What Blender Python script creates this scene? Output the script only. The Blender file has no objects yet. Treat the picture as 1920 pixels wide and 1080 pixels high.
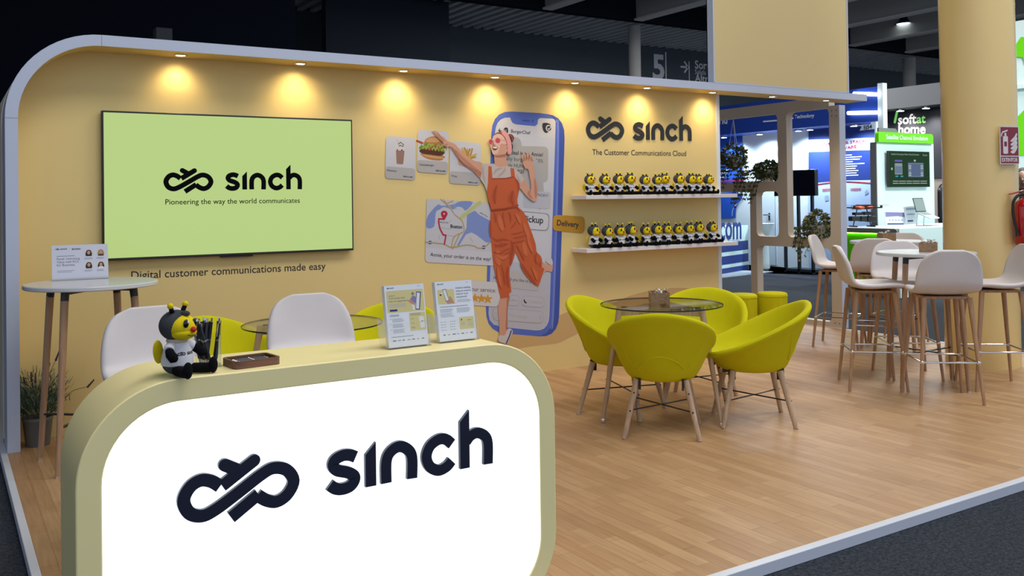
import bpy, bmesh, math, random
from mathutils import Vector, Matrix, Euler
S = bpy.context.scene
COL = S.collection
PI = math.pi
rnd = random.Random(7)

# ------------------------------------------------------------------ camera
cam = bpy.data.cameras.new('camera')
cam.sensor_width = 36.0
cam.lens = 1715.09 / 1920 * 36
cam.shift_x = 0.0
cam.shift_y = -(540 - 357.79) / 1920
cam.clip_end = 200
cam_ob = bpy.data.objects.new('camera', cam)
COL.objects.link(cam_ob)
_r = Vector((0.8469782, -0.53146587, -0.01311362))
_u = Vector((0.00596661, -0.01516238, 0.99986724))
_f = Vector((0.53159414, 0.846944, 0.00967115))
cam_ob.matrix_world = Matrix(((_r.x, _u.x, -_f.x, -0.33439), (_r.y, _u.y, -_f.y, -6.11054), (_r.z, _u.z, -_f.z, 1.4432), (0, 0, 0, 1)))
S.camera = cam_ob

# ------------------------------------------------------------------ view, world, hall lighting
S.view_settings.view_transform = 'Standard'
S.view_settings.look = 'None'
S.view_settings.exposure = 0.2
S.view_settings.gamma = 1.0
S.view_settings.use_curve_mapping = False
S.cycles.use_denoising = True
S.cycles.sample_clamp_indirect = 6.0
S.cycles.caustics_reflective = False
S.cycles.caustics_refractive = False
world = bpy.data.worlds.new('hall_ambient')
S.world = world
world.use_nodes = True
world.node_tree.nodes['Background'].inputs[0].default_value = (0.70, 0.81, 1.0, 1)
world.node_tree.nodes['Background'].inputs[1].default_value = 0.72

def area_lamp(name, loc, sx, sy, power, col, rot=(0, 0, 0)):
    l = bpy.data.lights.new(name, 'AREA')
    l.shape = 'RECTANGLE'; l.size = sx; l.size_y = sy; l.energy = power; l.color = col
    o = bpy.data.objects.new(name, l); COL.objects.link(o)
    o.location = loc; o.rotation_euler = rot
    return o
area_lamp('hall_area_light', (2.0, -5.0, 8.6), 5.0, 3.0, 330, (1.0, 0.97, 0.93))
area_lamp('hall_area_light', (8.5, -4.5, 8.6), 4.0, 3.0, 330, (1.0, 0.96, 0.92))
area_lamp('hall_area_light', (14.0, 2.5, 8.6), 4.0, 3.0, 620, (1.0, 0.97, 0.94))

area_lamp('hall_area_light', (20.0, 15.0, 8.7), 6.0, 6.0, 1500, (0.95, 0.97, 1.0))  # added light, brightens the dark far wall and roof
area_lamp('hall_area_light', (33.0, 15.0, 8.7), 6.0, 6.0, 1500, (0.95, 0.97, 1.0))  # second added light for the far end of the hall

# ------------------------------------------------------------------ materials
MATS = {}
def mat(name, col, rough=0.5, metal=0.0, emit=None, estr=0.0, spec=0.5, bump=0.0, bscale=60.0, var=0.0, vscale=8.0, trans=0.0, coat=0.0, alpha=1.0, sheen=0.0):
    if name in MATS: return MATS[name]
    m = bpy.data.materials.new(name); m.use_nodes = True
    nt = m.node_tree; b = nt.nodes['Principled BSDF']
    b.inputs['Base Color'].default_value = (*col, 1)
    b.inputs['Roughness'].default_value = rough
    b.inputs['Metallic'].default_value = metal
    b.inputs['Specular IOR Level'].default_value = spec
    if trans: b.inputs['Transmission Weight'].default_value = trans
    if coat: b.inputs['Coat Weight'].default_value = coat
    if sheen: b.inputs['Sheen Weight'].default_value = sheen
    if emit:
        b.inputs['Emission Color'].default_value = (*emit, 1)
        b.inputs['Emission Strength'].default_value = estr
    if bump or var:
        tc = nt.nodes.new('ShaderNodeTexCoord')
    if var:
        n = nt.nodes.new('ShaderNodeTexNoise'); n.inputs['Scale'].default_value = vscale; n.inputs['Detail'].default_value = 4
        nt.links.new(tc.outputs['Object'], n.inputs['Vector'])
        mx = nt.nodes.new('ShaderNodeMix'); mx.data_type = 'RGBA'
        mx.inputs[6].default_value = (*[max(0, c * (1 - var)) for c in col], 1)
        mx.inputs[7].default_value = (*[min(1, c * (1 + var)) for c in col], 1)
        nt.links.new(n.outputs['Fac'], mx.inputs[0]); nt.links.new(mx.outputs[2], b.inputs['Base Color'])
    if bump:
        n2 = nt.nodes.new('ShaderNodeTexNoise'); n2.inputs['Scale'].default_value = bscale; n2.inputs['Detail'].default_value = 3
        nt.links.new(tc.outputs['Object'], n2.inputs['Vector'])
        bp = nt.nodes.new('ShaderNodeBump'); bp.inputs['Strength'].default_value = bump; bp.inputs['Distance'].default_value = 0.01
        nt.links.new(n2.outputs['Fac'], bp.inputs['Height']); nt.links.new(bp.outputs['Normal'], b.inputs['Normal'])
    MATS[name] = m
    return m

def thin_glass(name, tint=(0.9, 0.95, 0.93), gloss=0.12):
    m = bpy.data.materials.new(name); m.use_nodes = True
    nt = m.node_tree
    for n in list(nt.nodes): nt.nodes.remove(n)
    out = nt.nodes.new('ShaderNodeOutputMaterial')
    t = nt.nodes.new('ShaderNodeBsdfTransparent'); t.inputs[0].default_value = (*tint, 1)
    g = nt.nodes.new('ShaderNodeBsdfGlossy'); g.inputs['Roughness'].default_value = 0.02
    lw = nt.nodes.new('ShaderNodeLayerWeight'); lw.inputs[0].default_value = 0.25
    mr = nt.nodes.new('ShaderNodeMapRange'); mr.inputs[3].default_value = gloss * 0.5; mr.inputs[4].default_value = 0.42
    mix = nt.nodes.new('ShaderNodeMixShader')
    nt.links.new(lw.outputs['Fresnel'], mr.inputs[0]); nt.links.new(mr.outputs[0], mix.inputs[0])
    nt.links.new(t.outputs[0], mix.inputs[1]); nt.links.new(g.outputs[0], mix.inputs[2]); nt.links.new(mix.outputs[0], out.inputs[0])
    MATS[name] = m
    return m

def wood_mat(name, c1, c2, scale=(30, 30, 2.5), rough=0.45):
    m = bpy.data.materials.new(name); m.use_nodes = True
    nt = m.node_tree; b = nt.nodes['Principled BSDF']; b.inputs['Roughness'].default_value = rough
    tc = nt.nodes.new('ShaderNodeTexCoord'); mp = nt.nodes.new('ShaderNodeMapping'); mp.inputs['Scale'].default_value = scale
    n = nt.nodes.new('ShaderNodeTexNoise'); n.inputs['Scale'].default_value = 1.6; n.inputs['Detail'].default_value = 5; n.inputs['Distortion'].default_value = 0.6
    cr = nt.nodes.new('ShaderNodeValToRGB'); cr.color_ramp.elements[0].color = (*c1, 1); cr.color_ramp.elements[1].color = (*c2, 1)
    cr.color_ramp.elements[0].position = 0.3; cr.color_ramp.elements[1].position = 0.7
    nt.links.new(tc.outputs['Object'], mp.inputs[0]); nt.links.new(mp.outputs[0], n.inputs['Vector'])
    nt.links.new(n.outputs['Fac'], cr.inputs[0]); nt.links.new(cr.outputs[0], b.inputs['Base Color'])
    MATS[name] = m
    return m

def floor_mat():
    m = bpy.data.materials.new('parquet_floor'); m.use_nodes = True
    nt = m.node_tree; b = nt.nodes['Principled BSDF']; b.inputs['Roughness'].default_value = 0.45; b.inputs['Specular IOR Level'].default_value = 0.35
    L = nt.links.new
    tc = nt.nodes.new('ShaderNodeTexCoord'); mp = nt.nodes.new('ShaderNodeMapping')
    mp.inputs['Rotation'].default_value = (0, 0, PI / 2)
    L(tc.outputs['Object'], mp.inputs[0])
    def brick(w, h, c1, c2, off):
        br = nt.nodes.new('ShaderNodeTexBrick'); br.offset = off; br.offset_frequency = 2
        br.inputs['Scale'].default_value = 1.0; br.inputs['Brick Width'].default_value = w; br.inputs['Row Height'].default_value = h
        br.inputs['Mortar Size'].default_value = 0.0008; br.inputs['Mortar'].default_value = (0.40, 0.24, 0.125, 1)
        br.inputs['Color1'].default_value = (*c1, 1); br.inputs['Color2'].default_value = (*c2, 1)
        L(mp.outputs[0], br.inputs['Vector']); return br
    a = brick(0.43, 0.066, (0.45, 0.262, 0.128), (0.545, 0.345, 0.180), 0.37)
    c = brick(0.61, 0.066, (0.88, 0.87, 0.86), (1.0, 1.0, 1.0), 0.61)
    mul = nt.nodes.new('ShaderNodeMix'); mul.data_type = 'RGBA'; mul.blend_type = 'MULTIPLY'; mul.inputs[0].default_value = 0.8
    L(a.outputs['Color'], mul.inputs[6]); L(c.outputs['Color'], mul.inputs[7])
    mp2 = nt.nodes.new('ShaderNodeMapping'); mp2.inputs['Scale'].default_value = (45, 3.0, 1)
    L(tc.outputs['Object'], mp2.inputs[0])
    n = nt.nodes.new('ShaderNodeTexNoise'); n.inputs['Scale'].default_value = 1.5; n.inputs['Detail'].default_value = 6
    L(mp2.outputs[0], n.inputs['Vector'])
    mr = nt.nodes.new('ShaderNodeMapRange'); mr.inputs[3].default_value = 0.72; mr.inputs[4].default_value = 1.26
    L(n.outputs['Fac'], mr.inputs[0])
    m2 = nt.nodes.new('ShaderNodeMix'); m2.data_type = 'RGBA'; m2.blend_type = 'MULTIPLY'; m2.inputs[0].default_value = 1
    L(mul.outputs[2], m2.inputs[6]); L(mr.outputs[0], m2.inputs[7]); L(m2.outputs[2], b.inputs['Base Color'])
    MATS['parquet_floor'] = m
    return m

def carpet_mat():
    m = bpy.data.materials.new('charcoal_carpet'); m.use_nodes = True
    nt = m.node_tree; b = nt.nodes['Principled BSDF']; b.inputs['Roughness'].default_value = 0.95; b.inputs['Specular IOR Level'].default_value = 0.1
    L = nt.links.new
    tc = nt.nodes.new('ShaderNodeTexCoord')
    n = nt.nodes.new('ShaderNodeTexNoise'); n.inputs['Scale'].default_value = 130; n.inputs['Detail'].default_value = 4
    n2 = nt.nodes.new('ShaderNodeTexNoise'); n2.inputs['Scale'].default_value = 60; n2.inputs['Detail'].default_value = 5
    for k in (n, n2): L(tc.outputs['Object'], k.inputs['Vector'])
    ad = nt.nodes.new('ShaderNodeMath'); ad.operation = 'MULTIPLY'; L(n.outputs['Fac'], ad.inputs[0]); L(n2.outputs['Fac'], ad.inputs[1])
    cr = nt.nodes.new('ShaderNodeValToRGB')
    cr.color_ramp.elements[0].position = 0.12; cr.color_ramp.elements[0].color = (0.016, 0.020, 0.028, 1)
    cr.color_ramp.elements[1].position = 0.45; cr.color_ramp.elements[1].color = (0.070, 0.080, 0.098, 1)
    L(ad.outputs[0], cr.inputs[0]); L(cr.outputs[0], b.inputs['Base Color'])
    bp = nt.nodes.new('ShaderNodeBump'); bp.inputs['Strength'].default_value = 0.5; bp.inputs['Distance'].default_value = 0.004
    L(n.outputs['Fac'], bp.inputs['Height']); L(bp.outputs['Normal'], b.inputs['Normal'])
    MATS['charcoal_carpet'] = m
    return m

FLOOR = floor_mat(); CARPET = carpet_mat()
WALL = mat('yellow_wall_print', (0.74, 0.575, 0.245), 0.55, spec=0.25, var=0.03, vscale=1.5)
DUNE = mat('tan_wall_print', (0.58, 0.38, 0.165), 0.55, spec=0.25)
WALL2 = mat('pale_yellow_laminate', (0.97, 0.84, 0.42), 0.42, spec=0.35)
FRAME = mat('white_frame_laminate', (0.50, 0.55, 0.68), 0.4)
TRIMW = mat('white_edge_profile', (0.66, 0.70, 0.78), 0.35)
BEIGE = mat('beige_lattice_paint', (0.62, 0.54, 0.46), 0.5)
OUTER = mat('beige_outer_print', (0.60, 0.54, 0.44), 0.6, var=0.25, vscale=3)
INK = mat('black_ink', (0.018, 0.018, 0.022), 0.5)
NAVY = mat('navy_acrylic', (0.012, 0.014, 0.035), 0.35)
WHITE = mat('white_plastic', (0.62, 0.63, 0.66), 0.22)
LEATHER = mat('white_leatherette', (0.66, 0.62, 0.62), 0.5, bump=0.05, bscale=250)
YELLOW = mat('lime_yellow_felt', (0.60, 0.56, 0.004), 0.85, spec=0.2, bump=0.12, bscale=400, var=0.04, vscale=20)
LEGW = wood_mat('pale_oak_leg', (0.40, 0.27, 0.17), (0.56, 0.40, 0.27))
LEGB = wood_mat('walnut_look_leg', (0.33, 0.19, 0.105), (0.48, 0.29, 0.165))
CRATE = wood_mat('brown_crate_wood', (0.20, 0.115, 0.055), (0.36, 0.22, 0.12), (4, 40, 40))
TRAYW = wood_mat('dark_tray_wood', (0.11, 0.045, 0.028), (0.20, 0.09, 0.055), (4, 40, 40))
BLACK = mat('black_metal', (0.012, 0.012, 0.015), 0.4)
CHROME = mat('chrome', (0.82, 0.82, 0.84), 0.12, 1.0)
GLASS = thin_glass('clear_table_glass', (0.97, 0.985, 0.98), 0.2)
ACRYL = thin_glass('clear_acrylic', (0.985, 0.99, 0.99), 0.06)
GEDGE = mat('dark_glass_edge', (0.02, 0.03, 0.03), 0.2)
LAMP = mat('lit_lamp_lens', (1, 1, 1), 0.5, emit=(1.0, 0.90, 0.70), estr=9.0)

# ------------------------------------------------------------------ mesh helpers
class MB:
    def __init__(s): s.v = []; s.f = []; s.m = []
    def add(s, vs, fs, m=0, M=None):
        o = len(s.v)
        s.v += [tuple(M @ Vector(v)) if M else tuple(v) for v in vs]
        s.f += [[i + o for i in f] for f in fs]; s.m += [m] * len(fs)
        return s
    def box(s, lo, hi, m=0, M=None):
        x0, y0, z0 = lo; x1, y1, z1 = hi
        return s.add([(x0,y0,z0),(x1,y0,z0),(x1,y1,z0),(x0,y1,z0),(x0,y0,z1),(x1,y0,z1),(x1,y1,z1),(x0,y1,z1)],
                     [(0,3,2,1),(4,5,6,7),(0,1,5,4),(1,2,6,5),(2,3,7,6),(3,0,4,7)], m, M)
    def cyl(s, p0, p1, r0, r1=None, n=16, m=0, caps=True):
        return s.tube([p0, p1], [r0, r0 if r1 is None else r1], n, m, caps)
    def tube(s, pts, r, n=8, m=0, caps=True):
        pts = [Vector(p) for p in pts]; k = len(pts)
        rs = r if isinstance(r, (list, tuple)) else [r] * k
        vs = []; up = None
        for i, p in enumerate(pts):
            d = (pts[min(i + 1, k - 1)] - pts[max(i - 1, 0)]).normalized()
            if up is None:
                up = Vector((0, 0, 1)) if abs(d.z) < 0.9 else Vector((1, 0, 0))
            a = d.cross(up).normalized(); b = a.cross(d).normalized(); up = b
            for j in range(n):
                t = 2 * PI * j / n
                vs.append(p + (a * math.cos(t) + b * math.sin(t)) * rs[i])
        fs = [(i*n+j, i*n+(j+1) % n, (i+1)*n+(j+1) % n, (i+1)*n+j) for i in range(k-1) for j in range(n)]
        if caps: fs += [tuple(range(n))[::-1], tuple((k-1)*n+j for j in range(n))]
        return s.add(vs, fs, m)
    def lathe(s, prof, n=32, m=0, M=None, close=False):
        vs = []; k = len(prof)
        for r, z in prof:
            for j in range(n):
                t = 2 * PI * j / n
                vs.append((r * math.cos(t), r * math.sin(t), z))
        fs = [(i*n+j, i*n+(j+1) % n, (i+1)*n+(j+1) % n, (i+1)*n+j) for i in range(k-1) for j in range(n)]
        if prof[0][0] > 1e-6 and not close: fs.append(tuple(range(n))[::-1])
        if prof[-1][0] > 1e-6 and not close: fs.append(tuple((k-1)*n+j for j in range(n)))
        return s.add(vs, fs, m, M)
    def ball(s, c, r, m=0, nu=16, nv=10, M=None):
        r = (r, r, r) if not isinstance(r, (tuple, list)) else r
        vs = [(0, 0, -1)]
        for i in range(1, nv):
            a = -PI/2 + PI * i / nv
            for j in range(nu):
                t = 2 * PI * j / nu
                vs.append((math.cos(a)*math.cos(t), math.cos(a)*math.sin(t), math.sin(a)))
        vs.append((0, 0, 1))
        fs = [(0, 1+(j+1) % nu, 1+j) for j in range(nu)]
        for i in range(nv-2):
            for j in range(nu):
                a = 1+i*nu+j; b = 1+i*nu+(j+1) % nu
                fs.append((a, b, b+nu, a+nu))
        e = len(vs)-1; q = 1+(nv-2)*nu
        fs += [(e, q+j, q+(j+1) % nu) for j in range(nu)]
        T = Matrix.Translation(Vector(c)) @ (M if M else Matrix()) @ Matrix.Diagonal((*r, 1))
        return s.add(vs, fs, m, T)
    def prism(s, pts, F, h0, h1, m=0):
        """polygon in frame F swept from height h0 to h1"""
        n = len(pts)
        vs = [F(x, y, h0) for x, y in pts] + [F(x, y, h1) for x, y in pts]
        fs = [tuple(range(n))[::-1], tuple(range(n, 2*n))] + [(i, (i+1) % n, n+(i+1) % n, n+i) for i in range(n)]
        return s.add(vs, fs, m)
    def poly(s, pts, F, h=0.0, m=0):
        n = len(pts)
        return s.add([F(x, y, h) for x, y in pts], [tuple(range(n))], m)
    def rrect(s, x0, x1, y0, y1, r, F, h=0.0, m=0, h1=None):
        pts = rrect(x0, x1, y0, y1, r)
        return s.poly(pts, F, h, m) if h1 is None else s.prism(pts, F, h, h1, m)
    def disc(s, cx, cy, rx, ry, F, h=0.0, m=0, n=20):
        return s.poly([(cx + rx*math.cos(2*PI*i/n), cy + ry*math.sin(2*PI*i/n)) for i in range(n)], F, h, m)
    def stroke(s, pts, w, F, h=0.0, m=0, h1=None, cap=(0, 0), taper=False):
        """ribbon of width w along pts; swept to h1 when given"""
        P = [Vector((p[0], p[1])) for p in pts]; k = len(P); Lp = []; Rp = []
        d0 = (P[1]-P[0]).normalized(); d1 = (P[-1]-P[-2]).normalized(); ww = [w*(max(0.06, math.sin(PI*(i+0.3)/(k-0.4)))**0.8 if taper else 1) for i in range(k)]
        A = (0.0, 0.4, 0.8, 1.15, 1.45)
        if cap[0]: P = [P[0] - d0*(w/2*math.sin(a)) for a in A[:0:-1]] + P; ww = [w*math.cos(a) for a in A[:0:-1]] + ww
        if cap[1]: P = P + [P[-1] + d1*(w/2*math.sin(a)) for a in A[1:]]; ww = ww + [w*math.cos(a) for a in A[1:]]
        k = len(P)
        for i in range(k):
            a = (P[i]-P[i-1]).normalized() if i else None
            b = (P[i+1]-P[i]).normalized() if i < k-1 else None
            d = ((a or b) + (b or a)).normalized()
            nn = Vector((-d.y, d.x)); sc = 1.0
            if a and b: sc = 1 / max(0.5, d.dot(a))
            Lp.append(P[i] + nn*ww[i]/2*sc); Rp.append(P[i] - nn*ww[i]/2*sc)
        H = [h] if h1 is None else [h, h1]
        vs = []
        for hh in H: vs += [F(p.x, p.y, hh) for p in Lp] + [F(p.x, p.y, hh) for p in Rp]
        fs = [(i, k+i, k+i+1, i+1) for i in range(k-1)]
        if h1 is not None:
            o = 2*k
            fs += [(o+i, o+i+1, o+k+i+1, o+k+i) for i in range(k-1)]
            fs += [(i, i+1, o+i+1, o+i) for i in range(k-1)] + [(k+i+1, k+i, o+k+i, o+k+i+1) for i in range(k-1)]
            fs += [(0, o, o+k, k), (k-1, 2*k-1, o+2*k-1, o+k-1)]
        s.add(vs, fs, m)
        return s
    def text(s, body, F, p0, p1, h=0.0, m=0, bold=0.0, ysc=1.0):
        """one line of lettering whose baseline runs from p0 to p1 in frame F"""
        vs, fs, w = glyphs(body, bold)
        a = Vector(p0); d = Vector(p1) - a; k = d.length / w; d.normalize(); e = Vector((-d.y, d.x))
        out = []
        for x, y in vs:
            q = a + d * (x * k) + e * (y * k * ysc)
            out.append(F(q.x, q.y, h))
        return s.add(out, fs, m)
    def build(s, name, mats, parent=None, loc=None, sharp=35, bevel=0, bseg=2, subsurf=0, solid=0, rot=None):
        me = bpy.data.meshes.new(name)
        me.from_pydata(s.v, [], s.f)
        mats = mats if isinstance(mats, (list, tuple)) else [mats]
        for x in mats: me.materials.append(x)
        if len(mats) > 1: me.polygons.foreach_set('material_index', s.m)
        me.validate()
        bm = bmesh.new(); bm.from_mesh(me); bmesh.ops.recalc_face_normals(bm, faces=bm.faces); bm.to_mesh(me); bm.free()
        me.polygons.foreach_set('use_smooth', [True] * len(me.polygons))
        if sharp: me.set_sharp_from_angle(angle=math.radians(sharp))
        me.update()
        o = bpy.data.objects.new(name, me); COL.objects.link(o)
        if parent: o.parent = parent
        if loc: o.location = loc
        if rot: o.rotation_euler = rot
        if solid:
            q = o.modifiers.new('solid', 'SOLIDIFY'); q.thickness = solid; q.offset = 0
        if bevel:
            q = o.modifiers.new('bevel', 'BEVEL'); q.width = bevel; q.segments = bseg; q.limit_method = 'ANGLE'; q.angle_limit = math.radians(40)
        if subsurf:
            q = o.modifiers.new('subsurf', 'SUBSURF'); q.levels = subsurf; q.render_levels = subsurf
        return o

def rrect(x0, x1, y0, y1, r, n=7):
    r4 = r if isinstance(r, (tuple, list)) else (r, r, r, r)          # bottom-left, bottom-right, top-right, top-left
    out = []
    for (cx, cy, a0), q in zip(((x0, y0, PI), (x1, y0, 1.5*PI), (x1, y1, 0), (x0, y1, PI/2)), r4):
        sx = 1 if cx == x0 else -1; sy = 1 if cy == y0 else -1
        ox, oy = cx + sx*q, cy + sy*q
        if q < 1e-6: out.append((cx, cy)); continue
        for i in range(n+1):
            t = a0 + PI/2*i/n
            out.append((ox + q*math.cos(t), oy + q*math.sin(t)))
    return out

def quad_round(c, r, n=5):
    """rounded corners on any convex quad c (list of 4 points), corner radius r"""
    out = []
    for i in range(4):
        p = Vector(c[i]); a = (Vector(c[i-1]) - p).normalized(); b = (Vector(c[(i+1) % 4]) - p).normalized()
        for k in range(n+1):
            t = k / n
            q = p + a*r*(1-t)**2 + b*r*t**2
            out.append((q.x, q.y))
    return out

def spline(pts, n=5, closed=True):
    P = [Vector(p) for p in pts]; k = len(P); out = []
    rng = range(k) if closed else range(k-1)
    for i in rng:
        if closed: a, b, c, d = P[i-1], P[i], P[(i+1) % k], P[(i+2) % k]
        else: a, b, c, d = P[max(i-1, 0)], P[i], P[i+1], P[min(i+2, k-1)]
        for j in range(n):
            t = j / n
            q = 0.5*((2*b) + (c-a)*t + (2*a-5*b+4*c-d)*t*t + (3*b-a-3*c+d)*t**3)
            out.append(tuple(q))
    if not closed: out.append(tuple(P[-1]))
    return out

def frame(O, U, V, N):
    O, U, V, N = Vector(O), Vector(U), Vector(V), Vector(N)
    return lambda x, y, h=0.0: O + U*x + V*y + N*h

_gl = {}
def glyphs(body, bold=0.0):
    key = (body, bold)
    if key in _gl: return _gl[key]
    c = bpy.data.curves.new('lettering', 'FONT'); c.body = body; c.size = 1.0; c.offset = bold; c.resolution_u = 3
    o = bpy.data.objects.new('lettering', c); COL.objects.link(o)
    dg = bpy.context.evaluated_depsgraph_get(); dg.update()
    me = bpy.data.meshes.new_from_object(o.evaluated_get(dg))
    vs = [(v.co.x, v.co.y) for v in me.vertices]; fs = [tuple(p.vertices) for p in me.polygons]
    x0 = min(v[0] for v in vs); w = max(v[0] for v in vs) - x0
    vs = [(x - x0, y) for x, y in vs]
    bpy.data.objects.remove(o); bpy.data.curves.remove(c); bpy.data.meshes.remove(me)
    _gl[key] = (vs, fs, w)
    return _gl[key]

def thing(name, label, cat, loc=(0, 0, 0), rz=0.0, group=None, sc=1.0):
    o = bpy.data.objects.new(name, None); COL.objects.link(o)
    o.empty_display_size = 0.05
    o.location = loc; o.rotation_euler = (0, 0, rz); o.scale = (sc, sc, sc)
    o['label'] = label; o['category'] = cat
    if group: o['group'] = group
    return o
def tag(o, label, cat, group=None, kind=None):
    o['label'] = label; o['category'] = cat
    if group: o['group'] = group
    if kind: o['kind'] = kind
    return o
def struct(o, label=None, cat=None):
    o['kind'] = 'structure'
    if label: o['label'] = label; o['category'] = cat
    return o
def dup(root, loc, rz, label, group=None, sc=None):
    r = root.copy(); COL.objects.link(r); r.location = loc; r.rotation_euler = (0, 0, rz); r['label'] = label
    if group: r['group'] = group
    if sc: r.scale = (sc, sc, sc)
    for ch in list(root.children):
        c = ch.copy(); COL.objects.link(c); c.parent = r
        for g in list(ch.children):
            d = g.copy(); COL.objects.link(d); d.parent = c
    return r
XZ = lambda y: frame((0, y, 0), (1, 0, 0), (0, 0, 1), (0, -1, 0))       # wall facing the visitors
YZ = lambda x: frame((x, 0, 0), (0, 1, 0), (0, 0, 1), (-1, 0, 0))       # wall facing left
XY = lambda z: frame((0, 0, z), (1, 0, 0), (0, 1, 0), (0, 0, 1))

# ================================================================== the stand: floor, wall, canopy
WY = 0.264
m = MB(); m.box((-40, -12, -0.35), (80, 31, -0.048)); struct(m.build('floor_hall', CARPET), 'charcoal carpet of the exhibition hall', 'carpet')
m = MB(); m.box((0.0, -3.53, -0.047), (7.93, 2.6, 0.0)); struct(m.build('floor', FLOOR), 'raised oak parquet floor of the stand', 'floor')
m = MB(); m.box((-0.035, -3.572, -0.047), (7.965, -3.53, 0.002)); struct(m.build('trim_1', TRIMW, bevel=0.003), 'white edge profile along the front of the floor', 'edge')
m = MB(); m.box((-0.035, -3.53, -0.047), (0.0, 2.6, 0.002)); struct(m.build('trim_2', TRIMW, bevel=0.003), 'white edge profile along the left of the floor', 'edge')
m = MB(); m.box((7.93, -3.53, -0.047), (7.965, 2.6, 0.002)); struct(m.build('trim_3', TRIMW, bevel=0.003), 'white edge profile along the right of the floor', 'edge')

# back wall with rounded upper left corner
RO, T, ZT, XE = 0.53, 0.068, 2.493, 7.895
def arc(r, n=16): return [(RO - r*math.cos(PI/2*i/n), ZT - RO + r*math.sin(PI/2*i/n)) for i in range(n+1)]
inner = [(T, 0)] + arc(RO - T) + [(6.0, ZT - T), (6.0, 0)]
m = MB(); m.prism(inner, XZ(WY), 0.0, -0.14); struct(m.build('wall_back', WALL), 'yellow printed back wall of the stand', 'wall')
m = MB(); m.box((5.985, WY - 0.003, 0), (6.03, WY + 0.14, ZT - T)); struct(m.build('trim_4', TRIMW), 'white edge at the right end of the back wall', 'edge')
dune = [(3.494,0.244),(3.647,0.216),(3.856,0.224),(4.089,0.222),(4.206,0.252),(4.336,0.295),(4.469,0.352),(4.645,0.413),(4.887,0.465),(5.199,0.495),(5.558,0.5),(5.932,0.464),(5.933,0.535),(5.56,0.599),(5.202,0.607),(4.889,0.569),(4.647,0.506),(4.471,0.496),(4.357,0.504),(4.26,0.493),(4.142,0.461),(4.021,0.426),(3.806,0.39),(3.597,0.351),(3.494,0.295)]
m = MB(); m.poly(spline(dune, 3), XZ(WY), 0.0008); struct(m.build('trim_5', DUNE), 'tan printed dune along the foot of the yellow wall', 'print')

# canopy frame: white front, yellow inside, running round the corner
front = [(0, 0)] + arc(RO) + [(XE, ZT)]; back = [(XE, ZT - T)] + arc(RO - T)[::-1] + [(T, 0)]
m = MB()
n = len(front); inn = back[::-1]
Fw = XZ(0)
vs = []
for (o, i) in zip(front, inn):
    for h in (0.0, -WY - 0.0): vs += [Fw(*o, h), Fw(*i, h)]
fs = []; ms = []
for k in range(n-1):
    a, b = 4*k, 4*k+4
    for q, mi in (((a, a+1, b+1, b), 0), ((a+1, a+3, b+3, b+1), 1), ((a, b, b+2, a+2), 2), ((a+2, b+2, b+3, a+3), 2)):
        fs.append(q); ms.append(mi)
fs += [(0, 2, 3, 1), (4*n-4, 4*n-3, 4*n-1, 4*n-2)]; ms += [0, 0]
m.v = [tuple(v) for v in vs]; m.f = [list(f) for f in fs]; m.m = ms
struct(m.build('trim_6', [FRAME, WALL, FRAME], sharp=40), 'white rounded frame and canopy edge round the yellow wall', 'frame')
m = MB()                                             # joint lines of the frame
m.box((0.526, -0.0006, ZT - T), (0.529, 0.0, ZT)); m.box((0, -0.0006, ZT - RO - 0.002), (T, 0.0, ZT - RO + 0.001))
struct(m.build('trim_7', mat('joint_grey', (0.25, 0.26, 0.3), 0.6)), 'thin joints in the white frame', 'joint')
# outer left side of the stand
m = MB(); o2 = [(-0.004, -0.04)] + [(x, z) for x, z in arc(RO + 0.004)] + [(XE, ZT + 0.004), (XE, ZT - 0.02), (6.0, ZT - 0.02)] + arc(RO - 0.02)[::-1] + [(0.02, -0.04)]
vs = []; fs = []
a = arc(RO); b = arc(RO - 0.03)
A = [(0.0, 0.0)] + a + [(5.6, ZT)]; B = [(0.03, 0.0)] + b + [(5.6, ZT - 0.03)]
for (o, i) in zip(A, B):
    for y in (WY + 0.141, 1.3): vs += [(o[0], y, o[1]), (i[0], y, i[1])]
for k in range(len(A)-1):
    p, q = 4*k, 4*k+4
    fs += [(p, p+1, q+1, q), (p+1, p+3, q+3, q+1), (p, q, q+2, p+2), (p+2, q+2, q+3, p+3)]
m.add(vs, fs); struct(m.build('wall_left', OUTER, sharp=40), 'curved outer shell on the left of the stand', 'wall')

# tall sign panel standing on the canopy
t = thing('advertising_tower', 'tall plain yellow sign panel with white edges standing on the canopy', 'sign panel', (5.70, 0.0, ZT))
m = MB(); m.box((0.012, 0.002, 0.012), (1.90, 0.07, 2.2)); m.build('panel', mat('sign_panel_yellow', (0.66, 0.52, 0.25), 0.5), t)
m = MB()
for lo, hi in (((0, -0.004, 0), (0.014, 0.08, 2.2)), ((1.888, -0.004, 0), (1.906, 0.08, 2.2)), ((0.014, -0.002, 0), (1.888, 0.0, 0.012)), ((0, 0.07, 0), (1.9, 0.08, 2.2))): m.box(lo, hi)
m.build('edge_profile', FRAME, t)

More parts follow.
